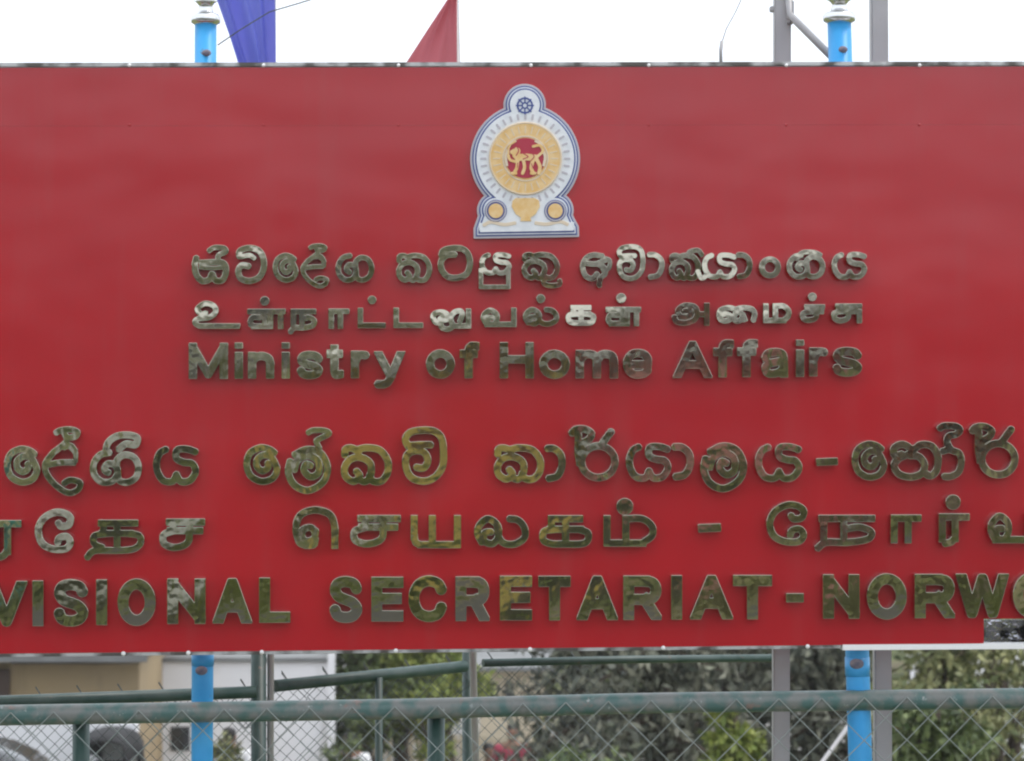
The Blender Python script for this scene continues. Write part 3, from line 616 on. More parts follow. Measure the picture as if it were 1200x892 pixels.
lion = [('o', 7, [(606, 184), (614, 183), (624, 184)]), ('o', 7.5, [(605, 177), (604, 181)]), ('o', 4.5, [(600, 178), (605, 175)]), ('o', 3.4, [(606, 186), (605, 194), (602, 200)]), ('o', 3.4, [(612, 187), (613, 194), (611, 200)]),
        ('o', 3.8, [(622, 186), (620, 194), (622, 200)]), ('o', 3.8, [(626, 186), (629, 193), (628, 200)]), ('o', 2.8, [(627, 182), (632, 177), (629, 171), (622, 172)]),
        ('o', 2.8, [(604, 188), (598, 186), (596, 181)]), ('o', 1.8, [(596, 184), (597, 172), (603, 167)]), ('o', 3, [(600, 200), (604, 200)]), ('o', 3, [(620, 200), (624, 200)])]
lion = [(a, b * 1.12, [(615 + (x - 614) * 1.12, 186.5 + (y - 184) * 1.12) for x, y in c]) for a, b, c in lion]
relief('lion', lion, M['e_gold'], .0268, .0018, emb, bev=.0003, step=.3)
relief('lion_lines', [('s', 1.1, [(604, 172), (607, 178), (604, 184)]), ('s', 1.0, [(600, 172), (602, 176)]), ('s', 1.1, [(612, 181), (618, 185), (612, 188)]), ('s', 1.1, [(622, 180), (625, 185), (621, 190)]), ('b', 1.0, [(606, 192), (606, 198)]), ('b', 1.0, [(622, 193), (624, 199)])], M['e_red'], .0287, .0004, emb, bev=.0001, step=.2)
for x in (580.5, 650):
    relief('side_ring', [('d', x, 248, 13)], M['e_blue'], .0212, .001, emb, bev=.0003)
    relief('side_ring', [('e', 1.6, (x, 248, 11.3, 11.3))], M['e_grey'], .0224, .0006, emb, bev=.0002)
    relief('side_disc', [('d', x, 248, 8.6)], M['e_gold'], .0224, .0014, emb, bev=.0004)
relief('vase', [('p', [(600, 236), (604, 233), (626, 233), (631, 236), (632, 243), (627, 252), (621, 256), (622, 260), (609, 260), (610, 256), (604, 252), (599, 243)])], M['e_gold'], .0212, .002, emb, bev=.0005)
relief('base_scroll', [('s', 4, [(566, 265), (575, 261), (590, 264), (604, 262)]), ('s', 4, [(665, 264), (655, 260.5), (640, 263.5), (626, 262)])], M['e_cream'], .0212, .001, emb, bev=.0003)
wheel = [('e', 2, (614.5, 125, 8.6, 8.6)), ('e', 1.6, (614.5, 125, 3.2, 3.2))]
for k in range(8):
    a = math.pi * k / 4; wheel.append(('b', 1.5, [(614.5 + 3 * math.cos(a), 125 + 3 * math.sin(a)), (614.5 + 10.6 * math.cos(a), 125 + 10.6 * math.sin(a))]))
relief('wheel', wheel, M['e_blue'], .0212, .001, emb, bev=.0002, step=.3)

# ------------------------------------------------------------------ posts that carry the sign
def blue_post(label, top, bot, d, rpx):
    r = rpx * d / F; A = at(*top, d); B = at(*bot, d)
    dirv = (A - B) / (A.z - B.z); G = B - dirv * B.z; G.z = 0
    t = thing('sign_post', label, 'post', G, 0, 'blue posts behind the sign')
    L = lambda P: P - G
    tube('pole', [L(G - dirv * .3), L(A)], r, M['blue'], t, 24)
    a = L(A)
    lathe('cap', [(r, -.004), (r * 1.32, 0), (r * 1.36, .006), (r * 1.36, .012), (r * 1.15, .018), (r * .7, .022), (r * .62, .036), (r * .8, .042), (r * 1.1, .046), (0, .047)], M['steel'], t, a)
    R2 = r * 1.28; c = .045 + R2 * .93
    lathe('ball_finial', [(0, c - R2)] + [(R2 * math.sin(math.pi * k / 14), c - R2 * math.cos(math.pi * k / 14)) for k in range(1, 14)] + [(0, c + R2)], M['steel'], t, a)
    return t, L, dirv
t1, L1, _ = blue_post('blue steel post left of the blue flag with a shiny ball on top', (241, 27), (237, 850), 5.62, 12.8)
t2, L2, _ = blue_post('blue steel post between the two grey uprights with a shiny ball on top', (983.5, 25), (1007, 850), 5.62, 14)
def collar(t, L, top, bot, r, m, name='clamp'):
    tube(name, [L(at(*top, 5.62)), L(at(*bot, 5.62))], r * 5.62 / F, m, t, 24)
collar(t1, L1, (237.6, 764), (237.5, 780), 13.2, M['blue']); collar(t2, L2, (1004.5, 770), (1005, 792), 14.6, M['blue'])
def patch(t, L, px, py, r):
    bm = bmesh.new(); bmesh.ops.create_uvsphere(bm, u_segments=14, v_segments=8, radius=r)
    bmesh.ops.scale(bm, vec=(1.1, .35, .8), verts=bm.verts); o = from_bm('weld_patch', bm, M['rust'], t, True); o.location = L(at(px, py, 5.595))
patch(t1, L1, 236, 786, .012); patch(t1, L1, 242, 62, .009); patch(t2, L2, 1004, 778, .014); patch(t2, L2, 988, 58, .009)

def grey_post(label, top, bot, wpx, d, brace=False):
    A = at(*top, d); B = at(*bot, d); dv = (A - B) / (A.z - B.z); G = B - dv * B.z; A2 = A + dv * .9
    t = thing('steel_upright', label, 'post', G, 0, 'grey steel uprights behind the sign')
    h = wpx * d / F / 2; bm = bmesh.new(); vs = []
    for P in (G - dv * .3, A2):
        vs.append([bm.verts.new(P - G + Vector((sx * h, sy * h, 0))) for sx, sy in ((-1, -1), (1, -1), (1, 1), (-1, 1))])
    for k in range(4): bm.faces.new((vs[0][k], vs[0][(k + 1) % 4], vs[1][(k + 1) % 4], vs[1][k]))
    bm.faces.new(vs[0]); bm.faces.new(vs[1])
    bmesh.ops.bevel(bm, geom=[e for e in bm.edges if abs(e.verts[0].co.z - e.verts[1].co.z) > .5], offset=.003, segments=2, affect='EDGES')
    from_bm('upright', bm, M['galv'], t)
    if brace:
        P = [at(924, -6, d - .03) - G, at(926, 18, d - .03) - G, at(974, 66, 5.68) - G]
        tube('brace', P, .0085, M['galv'], t, 10)
        box('bolt', at(905, 11, d) - G, (.012, .02, .012), M['galv'], t, .002)
        box('bracket', at(926, 15, d - .02) - G, (.014, .03, .05), M['galv'], t, .002)
    return t
grey_post('grey steel upright with a diagonal brace near its top', (916.5, 0), (915, 850), 19.5, 5.85, True)
grey_post('plain grey steel upright, rightmost of the posts behind the sign', (1029.5, 0), (1034, 850), 20, 5.85)

# ------------------------------------------------------------------ flags
def flag(label, poletop, polebot, dp, quad, m, folds, amp, name='flag'):
    A = at(*poletop, dp); B = at(*polebot, dp); dv = (A - B) / (A.z - B.z); zg = gz(B.y); G = B - dv * (B.z - zg); A2 = A + dv * .7
    t = thing(name, label, 'flag', G)
    tube('pole', [G - dv * .3 - G, A2 - G], 4.0 * dp / F, M['galv'], t, 12)
    n, k = 36, 26; v = []; TLc, TRc, BRc, BLc = [Vector(q) for q in quad]
    for j in range(k + 1):
        s = j / k
        for i in range(n + 1):
            u = i / n; x = (TLc * (1 - u) + TRc * u) * (1 - s) + (BLc * (1 - u) + BRc * u) * s
            P = at(x.x, x.y, dp - .03)
            y = amp * (1 - u * .75) * (math.sin(folds * u * 6.28 + 2.1 * s + .8) + .5 * math.sin(folds * 2.3 * u * 6.28 - 3 * s))
            v.append(P - G + Vector((.2 * y, y, .15 * y * math.sin(3 * s))))
    f = [(j * (n + 1) + i, j * (n + 1) + i + 1, (j + 1) * (n + 1) + i + 1, (j + 1) * (n + 1) + i) for j in range(k) for i in range(n)]
    o = link('cloth', pyd('cloth', v, f, True), m, t)
    return t
flag('blue cloth flag hanging in folds on a thin pole', (319.5, 0), (317, 850), 5.95, [(226, -70), (322.5, -120), (322.5, 76), (281, 78)], M['flag_blue'], 1.6, .028)
flag('small faded red pennant tapering to a point behind the sign', (533.5, 0), (556.5, 850), 6.1, [(533, -16), (535.5, -16), (535.5, 76), (474, 76)], M['flag_red'], 1.2, .014)

# cables over the sign
def cable(label, pts, d, r=.0016):
    P = [at(x, y, d) for x, y in pts]; o = tube('cable', P, r, M['wire_back'], None, 6); tag(o, label, 'cable'); return o
cable('thin dark cable sagging across the blue flag', [(255, 53), (283, 34), (316, 14), (350, 4), (382, -6), (470, -40)], 5.75, .0014)
hk = thing('cable_hook', 'small grey hook on the sign top with a thin wire rising from it', 'hook', at(845, 78, 5.56))
hb = at(845, 78, 5.56)
tube('stem', [at(845, 80, 5.56) - hb, at(844.5, 60, 5.56) - hb, at(846, 48, 5.56) - hb], .0035, M['galv'], hk, 8)
tube('wire', [at(846, 50, 5.56) - hb, at(851, 34, 5.56) - hb, at(862, 14, 5.56) - hb, at(872, -8, 5.56) - hb, at(880, -40, 5.56) - hb], .0012, M['galv'], hk, 6)

# ------------------------------------------------------------------ front fence
fd = lambda px: 5.66 + .05 * (px - 0) / 1200
fz = lambda px: float(np.interp(px, [-300, 0, 500, 750, 1150, 1500], [842, 838.3, 830.5, 824, 819, 815]))
fence = thing('chain_link_fence', 'green pipe fence with wide chain link mesh in front of the posts', 'fence', (at(600, 446, 5.45).x, at(0, 0, 5.5).y, 0))
FG = fence.location.copy()
FD = 5.5 + .04
pts = [at(px, fz(px), FD + .07 * px / 1200) for px in range(-600, 1801, 60)]
tube('top_rail', [p - FG for p in pts], 12.2 * FD / F, M['green'], fence, 20)
for px in (-330, 95, 511, 1340):
    p = at(px, fz(px), FD + .035 + .07 * px / 1200); tube('post', [Vector((p.x, p.y, -.3)) - FG, p - FG], 10.3 * FD / F, M['green_dark'], fence, 16)
def mesh_panel(name, x0, x1, topf, depthf, z0, cell, r, m, parent, G, ticks=0, ar=1.0):
    """woven zig-zag wires hung below topf(px)"""
    bm = bmesh.new(); n = int((x1 - x0) / cell)
    for k in range(n + 1):
        px = x0 + k * cell; P = []; top = topf(px); i = 0
        zt = at(px, top, depthf(px)).z; cm = cell * depthf(px) / F; z = zt; s = 0
        while z > z0:
            q = at(px + (cell * .5 if (i + k) % 2 == 0 else -cell * .5), top, depthf(px))
            P.append(Vector((q.x, q.y + (.0022 if i % 2 else -.0022), z)) - G); z -= cm * ar; i += 1
        if ticks: q = P[0]; P = [q + Vector((-cm * .25, 0, ticks))] + P
        tube_bm(bm, P, r, 5, False)
    return from_bm(name, bm, m, parent, kind=None)
mesh_panel('chain_link_mesh', -600, 1800, lambda x: fz(x) - 3, lambda x: FD - .022 + .07 * x / 1200, 0.05, 25, .0015, M['wire'], fence, FG)

# ------------------------------------------------------------------ rear fence (older, thinner pipes, fine mesh)
bxp = [(-500, 838, 5.72), (0, 822.5, 5.80), (300, 811, 5.92), (322, 804, 5.96), (545, 781, 6.35), (566, 777, 6.4), (740, 773, 6.55), (915, 771, 6.7)]
bf = thing('wire_fence', 'thinner dark green fence with fine wire mesh behind the blue posts', 'fence', (0, .3, 0)); BG = bf.location.copy()
P = [at(*q) for q in bxp]
tube('top_rail', [P[i] - BG for i in (0, 1, 2)], 7.2 * 5.9 / F, M['green_dark'], bf, 14)
tube('top_rail', [P[i] - BG for i in (3, 4)], 7.0 * 6.1 / F, M['green_dark'], bf, 14)
tube('top_rail', [P[i] - BG for i in (5, 6, 7)], 4.6 * 6.5 / F, M['green_dark'], bf, 14)
for px, py, d, r in ((303, 764, 5.94, 9), (549, 764, 6.38, 7.5), (444, 794, 6.15, 4.5), (-260, 764, 5.7, 8), (915, 766, 6.7, 4)):
    p = at(px, py, d); q = Vector((p.x, p.y, -.4)); tube('post', [q - BG, p - BG], r * d / F, M['green_dark'], bf, 14)
tp = lambda x: float(np.interp(x, [q[0] for q in bxp], [q[1] for q in bxp])); dp_ = lambda x: float(np.interp(x, [q[0] for q in bxp], [q[2] for q in bxp])) + .02
mesh_panel('wire_mesh', -300, 700, lambda x: tp(x) - 4, dp_, .35, 8, .0010, M['wire_back'], bf, BG, ticks=0)
mesh_panel('wire_end', -300, 700, lambda x: tp(x) - 6, dp_, .97, 24, .0013, M['wire_back'], bf, BG, ticks=.018)

yv = [(x, y, gz(y) + .16) for y in (11, 14, 17, 20, 23.5, 40) for x in (-9, -3, 3, 9)]  # pale concrete sheet added to bounce light onto the white wall and foliage
link('yard', pyd('yard', yv, [(j * 4 + i, j * 4 + i + 1, j * 4 + i + 5, j * 4 + i + 4) for j in range(5) for i in range(3)]), M['kerb'], kind='structure')
# ------------------------------------------------------------------ yard behind: buildings
def wallbox(name, px0, px1, py, d, depth, m, parent, G, zb=None, off=0):
    a = at(px0, py, d); b = at(px1, py, d); z0 = gz(a.y) - .3 if zb is None else zb
    return box(name, Vector(((a.x + b.x) / 2, a.y + depth / 2 + off, (a.z + z0) / 2)) - G, (b.x - a.x, depth, a.z - z0), m, parent)
G = at(80, 446, 31); G.z = gz(G.y)
bd = thing('ochre_building', 'ochre walled low building under a grey sheet roof at far left', 'building', G)
wallbox('wall', -420, 12, 776, 31, 3, M['beige'], bd, G); wallbox('wall', 12, 164, 778, 31, 3.2, M['beige'], bd, G, off=-.05)
wallbox('door', -14, 11, 785, 30.9, .06, M['brown'], bd, G)
a = at(-460, 768, 30.5); b = at(172, 768, 30.5)
bm = bmesh.new(); v = [(a.x, a.y, a.z - .02), (b.x, b.y, a.z - .02), (b.x, b.y + 5, a.z + .35), (a.x, a.y + 5, a.z + .35)]
vs = [bm.verts.new(Vector(q) - G) for q in v] + [bm.verts.new(Vector(q) - G + Vector((0, 0, .1))) for q in v]
for f in ((0, 1, 2, 3), (7, 6, 5, 4), (0, 4, 5, 1), (1, 5, 6, 2), (2, 6, 7, 3), (3, 7, 4, 0)): bm.faces.new([vs[i] for i in f])
from_bm('roof', bm, M['roof'], bd)
wallbox('fascia', -460, 172, 768.5, 30.45, .05, M['roof'], bd, G, zb=at(0, 776, 30.45).z)
G = at(275, 446, 33); G.z = gz(G.y)
wb = thing('white_building', 'plain white building wall beyond the fence left of the green shrubs', 'building', G)
wallbox('wall', 168, 388, 776, 33, 3, M['wwall'], wb, G)
wallbox('corner_post', 384, 392, 766, 32.9, .12, M['wwall'], wb, G)
wallbox('roof', 164, 392, 771, 32.95, 3.2, M['roof'], wb, G, zb=at(0, 775.8, 32.95).z)
wallbox('window', 200, 222, 852, 32.97, .05, M['glass'], wb, G, zb=at(0, 880, 32.97).z)
G = at(10, 446, 29); G.z = gz(G.y)
lw = thing('low_white_wall', 'low white yard wall in front of the ochre building at lower left', 'wall', G)
wallbox('wall', -300, 160, 848, 29, .2, M['wwall'], lw, G)
G = at(475, 446, 36); G.z = gz(G.y)
cw = thing('cream_fence', 'cream slatted boundary fence beneath the bright green shrubs', 'fence', G)
for k in range(26):
    x = 392 + k * 8.6; wallbox('slat', x, x + 7.0, 862 + rng.uniform(-1, 1), 36, .03, M['cream'], cw, G)
wallbox('rail', 390, 618, 868, 36.05, .05, M['cream'], cw, G, zb=at(0, 872, 36).z)
G = at(585, 446, 40); G.z = gz(G.y)
cb = thing('cream_building', 'small cream building between the shrubs and the dark tree', 'building', G)
wallbox('wall', 562, 640, 787, 40, 3, M['cream'], cb, G)
wallbox('roof', 556, 650, 782, 39.7, 3.5, M['roof'], cb, G, zb=at(0, 787, 39.7).z)
wallbox('window', 570, 580, 800, 39.95, .06, M['glass'], cb, G, zb=at(0, 822, 40).z)
wallbox('window', 592, 602, 800, 39.95, .06, M['glass'], cb, G, zb=at(0, 822, 40).z)
G = at(1165, 446, 38); G.z = gz(G.y)
rb = thing('pale_building', 'pale plastered building glimpsed through the leaves at far right', 'building', G)
wallbox('wall', 1100, 1330, 772, 38, 3, M['wwall'], rb, G)
wallbox('window', 1122, 1142, 782, 37.95, .08, M['glass'], rb, G, zb=at(0, 812, 38).z)
wallbox('window', 1168, 1176, 800, 37.95, .08, M['brown'], rb, G, zb=at(0, 860, 38).z)
G = at(488, 446, 37.5); G.z = gz(G.y)
rp = thing('red_gate_posts', 'pair of brick red posts with a white panel between them behind shrubs', 'gate', G)
for x0, x1 in ((476, 483), (489, 496), (500, 504)): wallbox('post', x0, x1, 752, 37.5, .15, M['redpost'], rp, G)
wallbox('panel', 483, 489, 756, 37.5, .04, M['wwall'], rp, G)

# ------------------------------------------------------------------ vegetation
def leaves(name, pos, size, m, parent, droop=.3, asp=.45):
    n = len(pos); pos = np.asarray(pos)
    d = rng.normal(size=(n, 3)); d[:, 2] -= droop * 2; d /= np.linalg.norm(d, axis=1)[:, None]
    e = np.cross(d, rng.normal(size=(n, 3))); e /= np.linalg.norm(e, axis=1)[:, None]
    L = size * rng.uniform(.6, 1.4, n)[:, None]; W_ = L * asp * .5
    nn = np.cross(d, e) * L * .12
    v = np.stack([pos, pos + d * L * .5 + e * W_ + nn, pos + d * L, pos + d * L * .5 - e * W_ + nn], 1).reshape(-1, 3)
    me = bpy.data.meshes.new(name); me.vertices.add(4 * n); me.vertices.foreach_set('co', v.ravel())
    me.loops.add(4 * n); me.loops.foreach_set('vertex_index', np.arange(4 * n)); me.polygons.add(n)
    me.polygons.foreach_set('loop_start', np.arange(0, 4 * n, 4)); me.update(calc_edges=True); me.validate()
    return link(name, me, m, parent, 'stuff')
def tree(label, cat, base, h, rad, m, n=5000, leaf=.12, trunk_h=.35, conifer=False, group=None, name='tree', seed=0, asp=.45):
    rs = np.random.default_rng(seed + 100)
    t = thing(name, label, cat, base, 0, group)
    bm = bmesh.new(); r0 = h * .028 + .02
    tube_bm(bm, [(0, 0, -.2), (.02 * h, 0, h * .25), (-.01 * h, .02 * h, h * .6), (0, 0, h * .92)], [r0 * 1.2, r0, r0 * .6, r0 * .15], 10)
    pos = []; cl = []
    nb = 46 if conifer else 26
    for k in range(nb):
        if conifer:
            f = .10 + .88 * k / nb; ang = k * 2.4; L = rad * (1.05 - f) * rs.uniform(.75, 1.1) + .1
            s = Vector((0, 0, h * f)); e = s + Vector((math.cos(ang) * L, math.sin(ang) * L, -L * .25))
            tube_bm(bm, [s, (s + e) / 2 + Vector((0, 0, .06 * L)), e], [r0 * .3, r0 * .2, r0 * .05], 5)
            for q in np.linspace(.15, 1, 5): cl.append((s.lerp(e, q), .10 * h * (.5 + .5 * (1 - f)) * .8))
        else:
            f = rs.uniform(trunk_h, .8); ang = rs.uniform(0, 6.28); u = rs.uniform(.45, 1)
            el = rs.uniform(-.3, 1.2); e = Vector((math.cos(ang) * math.cos(el) * rad * u, math.sin(ang) * math.cos(el) * rad * u, h * (trunk_h + 1) / 2 + math.sin(el) * h * (1 - trunk_h) / 2 * u))
            s = Vector((0, 0, min(h * f, e.z))) ; s.z = max(h * .15, s.z - .1 * h)
            tube_bm(bm, [s, (s + e) / 2 + Vector((0, 0, .04 * h)), e], [r0 * .4, r0 * .25, r0 * .08], 5)
            cl.append((e, rad * rs.uniform(.22, .42))); cl.append(((s + e) / 2, rad * .25))
    from_bm('trunk', bm, M['bark'], t, True)
    wts = np.array([c[1] ** 2 for c in cl]); wts /= wts.sum(); idx = rs.choice(len(cl), n, p=wts)
    cen = np.array([tuple(c[0]) for c in cl])[idx]; rr = np.array([c[1] for c in cl])[idx]
    dv = rs.normal(size=(n, 3)); dv /= np.linalg.norm(dv, axis=1)[:, None]
    p = cen + dv * (rr * rs.uniform(.35, 1.0, n) ** .6)[:, None] * [1, 1, .75]
    leaves('crown', p, leaf, m, t, .5 if conifer else .25, asp)
    return t
def bp(px, d): p = at(px, 446, d); p.z = gz(p.y); return p
# dark conifers right of centre
for k, (px, d, h, r, lab) in enumerate([(690, 24, 4.7, 1.15, 'dark drooping conifer nearest the centre of the strip below the sign'), (775, 22, 4.5, 1.0, 'dark conifer in the middle of the row below the sign'),
        (850, 26, 5.0, 1.2, 'dark conifer behind the yellowish shrub'), (960, 25, 4.8, 1.0, 'dark conifer between the grey upright and the right blue post')]):
    tree(lab, 'tree', bp(px, d), h, r, M['l_dark'], 9000, .12, conifer=True, group='dark conifers beyond the fence', name='conifer', seed=k, asp=.35)
shr = [(425, 34, 3.1, .9, 'l_mid', 'green bushy shrub beside the white building'), (465, 35, 3.3, .75, 'l_bright', 'bright yellow green shrub in front of the red gate posts'),
       (520, 34, 3.2, .75, 'l_bright', 'bright green shrub left of the thin leaning pole'), (862, 20, 2.15, .28, 'l_bright', 'yellow green weeping shrub in front of the dark conifers'),
       (1095, 20, 3.2, .55, 'l_olive', 'olive leafed tree just right of the rightmost grey upright'), (1165, 22, 3.5, .62, 'l_olive', 'olive leafed tree at the right edge under the sign'),
       (1100, 18, 1.9, .5, 'l_mid', 'low dark green bush below the olive tree at right'), (700, 19, 1.6, .45, 'l_mid', 'low bush at the foot of the dark conifers'), (1230, 24, 3.8, .9, 'l_mid', 'green tree beyond the right edge')]
for k, (px, d, h, r, m, lab) in enumerate(shr):
    tree(lab, 'shrub' if h < 3.2 else 'tree', bp(px, d), h, r, M[m], 1100 if px == 1165 else 2200 if px == 1230 else 3800, .085 if d < 25 else .13, .2, name='leafy_shrub', seed=20 + k)
# far mass of trees closing the view behind the yard
p = []
for k in range(60):
    x = rng.uniform(-14, 14); y = rng.uniform(44, 52); hh = rng.uniform(2.5, 4.6); n = 260
    q = rng.normal(size=(n, 3)); q /= np.linalg.norm(q, axis=1)[:, None]
    p.append(np.array([x, y, -4.1 + hh * .55]) + q * [1.3, 1.3, hh * .5] * rng.uniform(.6, 1, n)[:, None])
leaves('far_hedgerow', np.vstack(p), .30, M['l_mid'], None, .3, .6)

# ------------------------------------------------------------------ vehicles (tops show above the bottom of the picture)
def car(base):
    t = thing('dark_car', 'black car parked by the low white wall at the bottom left', 'car', base)
    prof = [(-1.9, .35), (-1.95, .75), (-1.85, 1.0), (-1.6, 1.15), (-1.25, 1.70), (-.9, 1.80), (.7, 1.78), (1.05, 1.62), (1.35, 1.18), (1.95, 1.02), (2.1, .8), (2.1, .35)]
    bm = bmesh.new(); A = []; B = []
    for x, z in prof:
        w_ = .82 if z < 1.2 else .68
        A.append(bm.verts.new((x, -w_, z))); B.append(bm.verts.new((x, w_, z)))
    bm.faces.new(A); bm.faces.new(B[::-1])
    for i in range(len(prof)): j = (i + 1) % len(prof); bm.faces.new((A[i], A[j], B[j], B[i]))
    bmesh.ops.bevel(bm, geom=list(bm.edges), offset=.05, segments=2, affect='EDGES'); from_bm('body', bm, M['dark_car'], t, True)
    for x, w_ in ((-.75, .8), (.25, .85)): box('window', (x + .1, -.76, 1.42), (w_, .03, .36), M['glass'], t, .01)
    for x in (-1.25, 1.3):
        for y in (-.8, .8):
            o = tube('wheel', [(x, y - .1, .34), (x, y + .1, .34)], .34, M['rubber'], t, 24); tube('rim', [(0, -.02, 0), (0, .02, 0)], .2, M['steel'], o, 16).location = (x, y - .1 if y < 0 else y + .1, .34)
    for y in (-.6, .6): box('headlight', (2.06, y, .85), (.08, .26, .14), M['alu_clean'], t, .02)
    return t
cb_ = bp(-85, 26.5); c_ = car(cb_); c_.location.z = at(0, 873, 26.5).z - 1.79
def tuk(base):
    t = thing('three_wheeler', 'three wheeler with a rounded black canvas hood behind the left fence post', 'vehicle', base, R(86))
    bm = bmesh.new(); secs = []
    for k in range(9):
        f = k / 8; x = -.85 + 1.7 * f; z = 1.45 + .28 * math.sin(math.pi * min(1, f * .9 + .15)) ; w_ = .34 + .06 * math.sin(math.pi * f)
        secs.append([bm.verts.new((x, y * w_ / .4, z - .10 * (abs(y) / .4) ** 3 if abs(y) < .41 else z - .5)) for y in (-.42, -.4, -.3, -.15, 0, .15, .3, .4, .42)])
    for a, b in zip(secs, secs[1:]):
        for i in range(8): bm.faces.new((a[i], a[i + 1], b[i + 1], b[i]))
    o = from_bm('hood', bm, M['canvas'], t, True); sm = o.modifiers.new('s', 'SOLIDIFY'); sm.thickness = .02
    bm = bmesh.new(); bbox(bm, Vector((-.35, 0, .62)), (1.1, .8, .55), None, .08); bbox(bm, Vector((.55, 0, .55)), (.55, .5, .6), None, .1); from_bm('body', bm, M['yellow'], t)
    box('windscreen', (.78, 0, 1.15), (.03, .62, .55), M['glass'], t, .01, Matrix.Rotation(R(-12), 3, 'Y'))
    box('seat', (-.3, 0, 1.0), (.3, .66, .3), M['canvas'], t, .05)
    for x, y in ((-.6, -.42), (-.6, .42), (.8, 0)): tube('wheel', [(x, y - .05, .22), (x, y + .05, .22)], .22, M['rubber'], t, 20)
    return t
tk = tuk(bp(134, 28.6)); tk.scale = (.62, .62, .62); tk.location.z = at(0, 850, 28.6).z - 1.73 * .62

# ------------------------------------------------------------------ people in the yard
def skin_mesh(name, V, E_, rad, m, parent, root=0, sub=2):
    me = bpy.data.meshes.new(name); me.from_pydata(V, E_, []); o = bpy.data.objects.new('tmp', me); C.objects.link(o)
    o.modifiers.new('k', 'SKIN'); sk = me.skin_vertices[0].data
    for i, r in enumerate(rad): sk[i].radius = (r if hasattr(r, '__len__') else (r, r)); sk[i].use_root = i == root
    s = o.modifiers.new('s', 'SUBSURF'); s.levels = sub
    m2 = bpy.data.meshes.new_from_object(o.evaluated_get(bpy.context.evaluated_depsgraph_get())); bpy.data.objects.remove(o)
    m2.name = name; m2.polygons.foreach_set('use_smooth', [True] * len(m2.polygons)); return link(name, m2, m, parent)
def person(label, base, top, skirt, hgt=1.62, rz=0, longhair=False, step=.1):
    t = thing('person', label, 'person', base, rz); k = hgt / 1.7
    V = [(0, 0, .95), (0, 0, 1.12), (0, 0, 1.36), (0, 0, 1.46), (0, 0, 1.55), (0, -.01, 1.64),
         (.10, 0, .88), (.11, -step, .5), (.11, -step * .6, .08), (.11, -step * .6 - .16, .04), (-.10, 0, .88), (-.11, step, .5), (-.11, step * 1.5, .08), (-.11, step * 1.5 - .16, .04),
         (.19, 0, 1.38), (.25, .03, 1.12), (.25, -.08, .90), (.25, -.12, .80), (-.19, 0, 1.38), (-.25, -.02, 1.12), (-.24, -.12, .92), (-.24, -.16, .82)]
    E_ = [(0, 1), (1, 2), (2, 3), (3, 4), (4, 5), (0, 6), (6, 7), (7, 8), (8, 9), (0, 10), (10, 11), (11, 12), (12, 13), (2, 14), (14, 15), (15, 16), (16, 17), (2, 18), (18, 19), (19, 20), (20, 21)]
    rad = [(.13, .1), (.115, .09), (.13, .1), .055, .085, .08, .085, .06, .045, .04, .085, .06, .045, .04, .06, .045, .035, .035, .06, .045, .035, .035]
    V = [tuple(a * k for a in q) for q in V]; rad = [tuple(a * k for a in r) if hasattr(r, '__len__') else r * k for r in rad]
    skin_mesh('body', V, E_, rad, M['skin'], t)
    sv = [(0, 0, .92), (0, 0, 1.12), (0, 0, 1.38), (.19, 0, 1.38), (.245, .02, 1.16), (-.19, 0, 1.38), (-.245, -.01, 1.16)]
    skin_mesh('shirt', [tuple(a * k for a in q) for q in sv], [(0, 1), (1, 2), (2, 3), (3, 4), (2, 5), (5, 6)], [(.15 * k, .12 * k), (.13 * k, .11 * k), (.15 * k, .12 * k), .075 * k, .062 * k, .075 * k, .062 * k], M[top], t)
    skin_mesh('trousers', [tuple(a * k for a in q) for q in [(0, 0, .95), (.10, 0, .86), (.11, -step, .5), (.11, -step * .6, .12), (-.10, 0, .86), (-.11, step, .5), (-.11, step * 1.5, .12)]],
              [(0, 1), (1, 2), (2, 3), (0, 4), (4, 5), (5, 6)], [(.14 * k, .115 * k), .1 * k, .078 * k, .062 * k, .1 * k, .078 * k, .062 * k], M[skirt], t)
    hv = [(0, .015, 1.69), (0, .05, 1.62), (0, .07, 1.52)] + ([(0, .09, 1.40), (0, .1, 1.28)] if longhair else [])
    skin_mesh('hair', [tuple(a * k for a in q) for q in hv], [(i, i + 1) for i in range(len(hv) - 1)], [.085 * k, .088 * k, .06 * k, .05 * k, .035 * k][:len(hv)], M['hair'], t)
    bm = bmesh.new()
    for x in (-.03, .03):
        r_ = bmesh.ops.create_uvsphere(bm, u_segments=8, v_segments=6, radius=.011); bmesh.ops.translate(bm, vec=(x * k, -.088 * k, 1.605 * k), verts=r_['verts'])
    from_bm('eyes', bm, M['hair'], t)
    bm = bmesh.new(); r_ = bmesh.ops.create_cone(bm, segments=6, radius1=.016, radius2=.006, depth=.04, cap_ends=True); bmesh.ops.translate(bm, vec=(0, -.095 * k, 1.575 * k), verts=r_['verts'])
    from_bm('nose', bm, M['skin'], t); return t
def pers(px, topy, d, label, *a, **k):
    h = k.get('hgt', 1.62); b = at(px, topy, d); b.z -= h * 1.03; return person(label, b, *a, **k)
pers(601, 843, 33, 'person in a maroon top standing left of the dark conifers', 'maroon', 'navy', longhair=True)
pers(574, 866, 34, 'person in a white top left of the one in maroon', 'wcloth', 'navy', rz=R(30))
pers(412, 852, 32, 'person in a white shirt in front of the cream slatted fence', 'wcloth', 'navy', rz=R(160))
pers(387, 846, 34, 'person in pink at the right corner of the white building', 'pink', 'navy', rz=R(200), longhair=True)
pers(270, 846, 30, 'person in pale clothes just right of the left blue post', 'wcloth', 'wcloth', rz=R(170))
pers(938, 874, 30, 'person in pink between the grey upright and the right blue post', 'pink', 'navy')
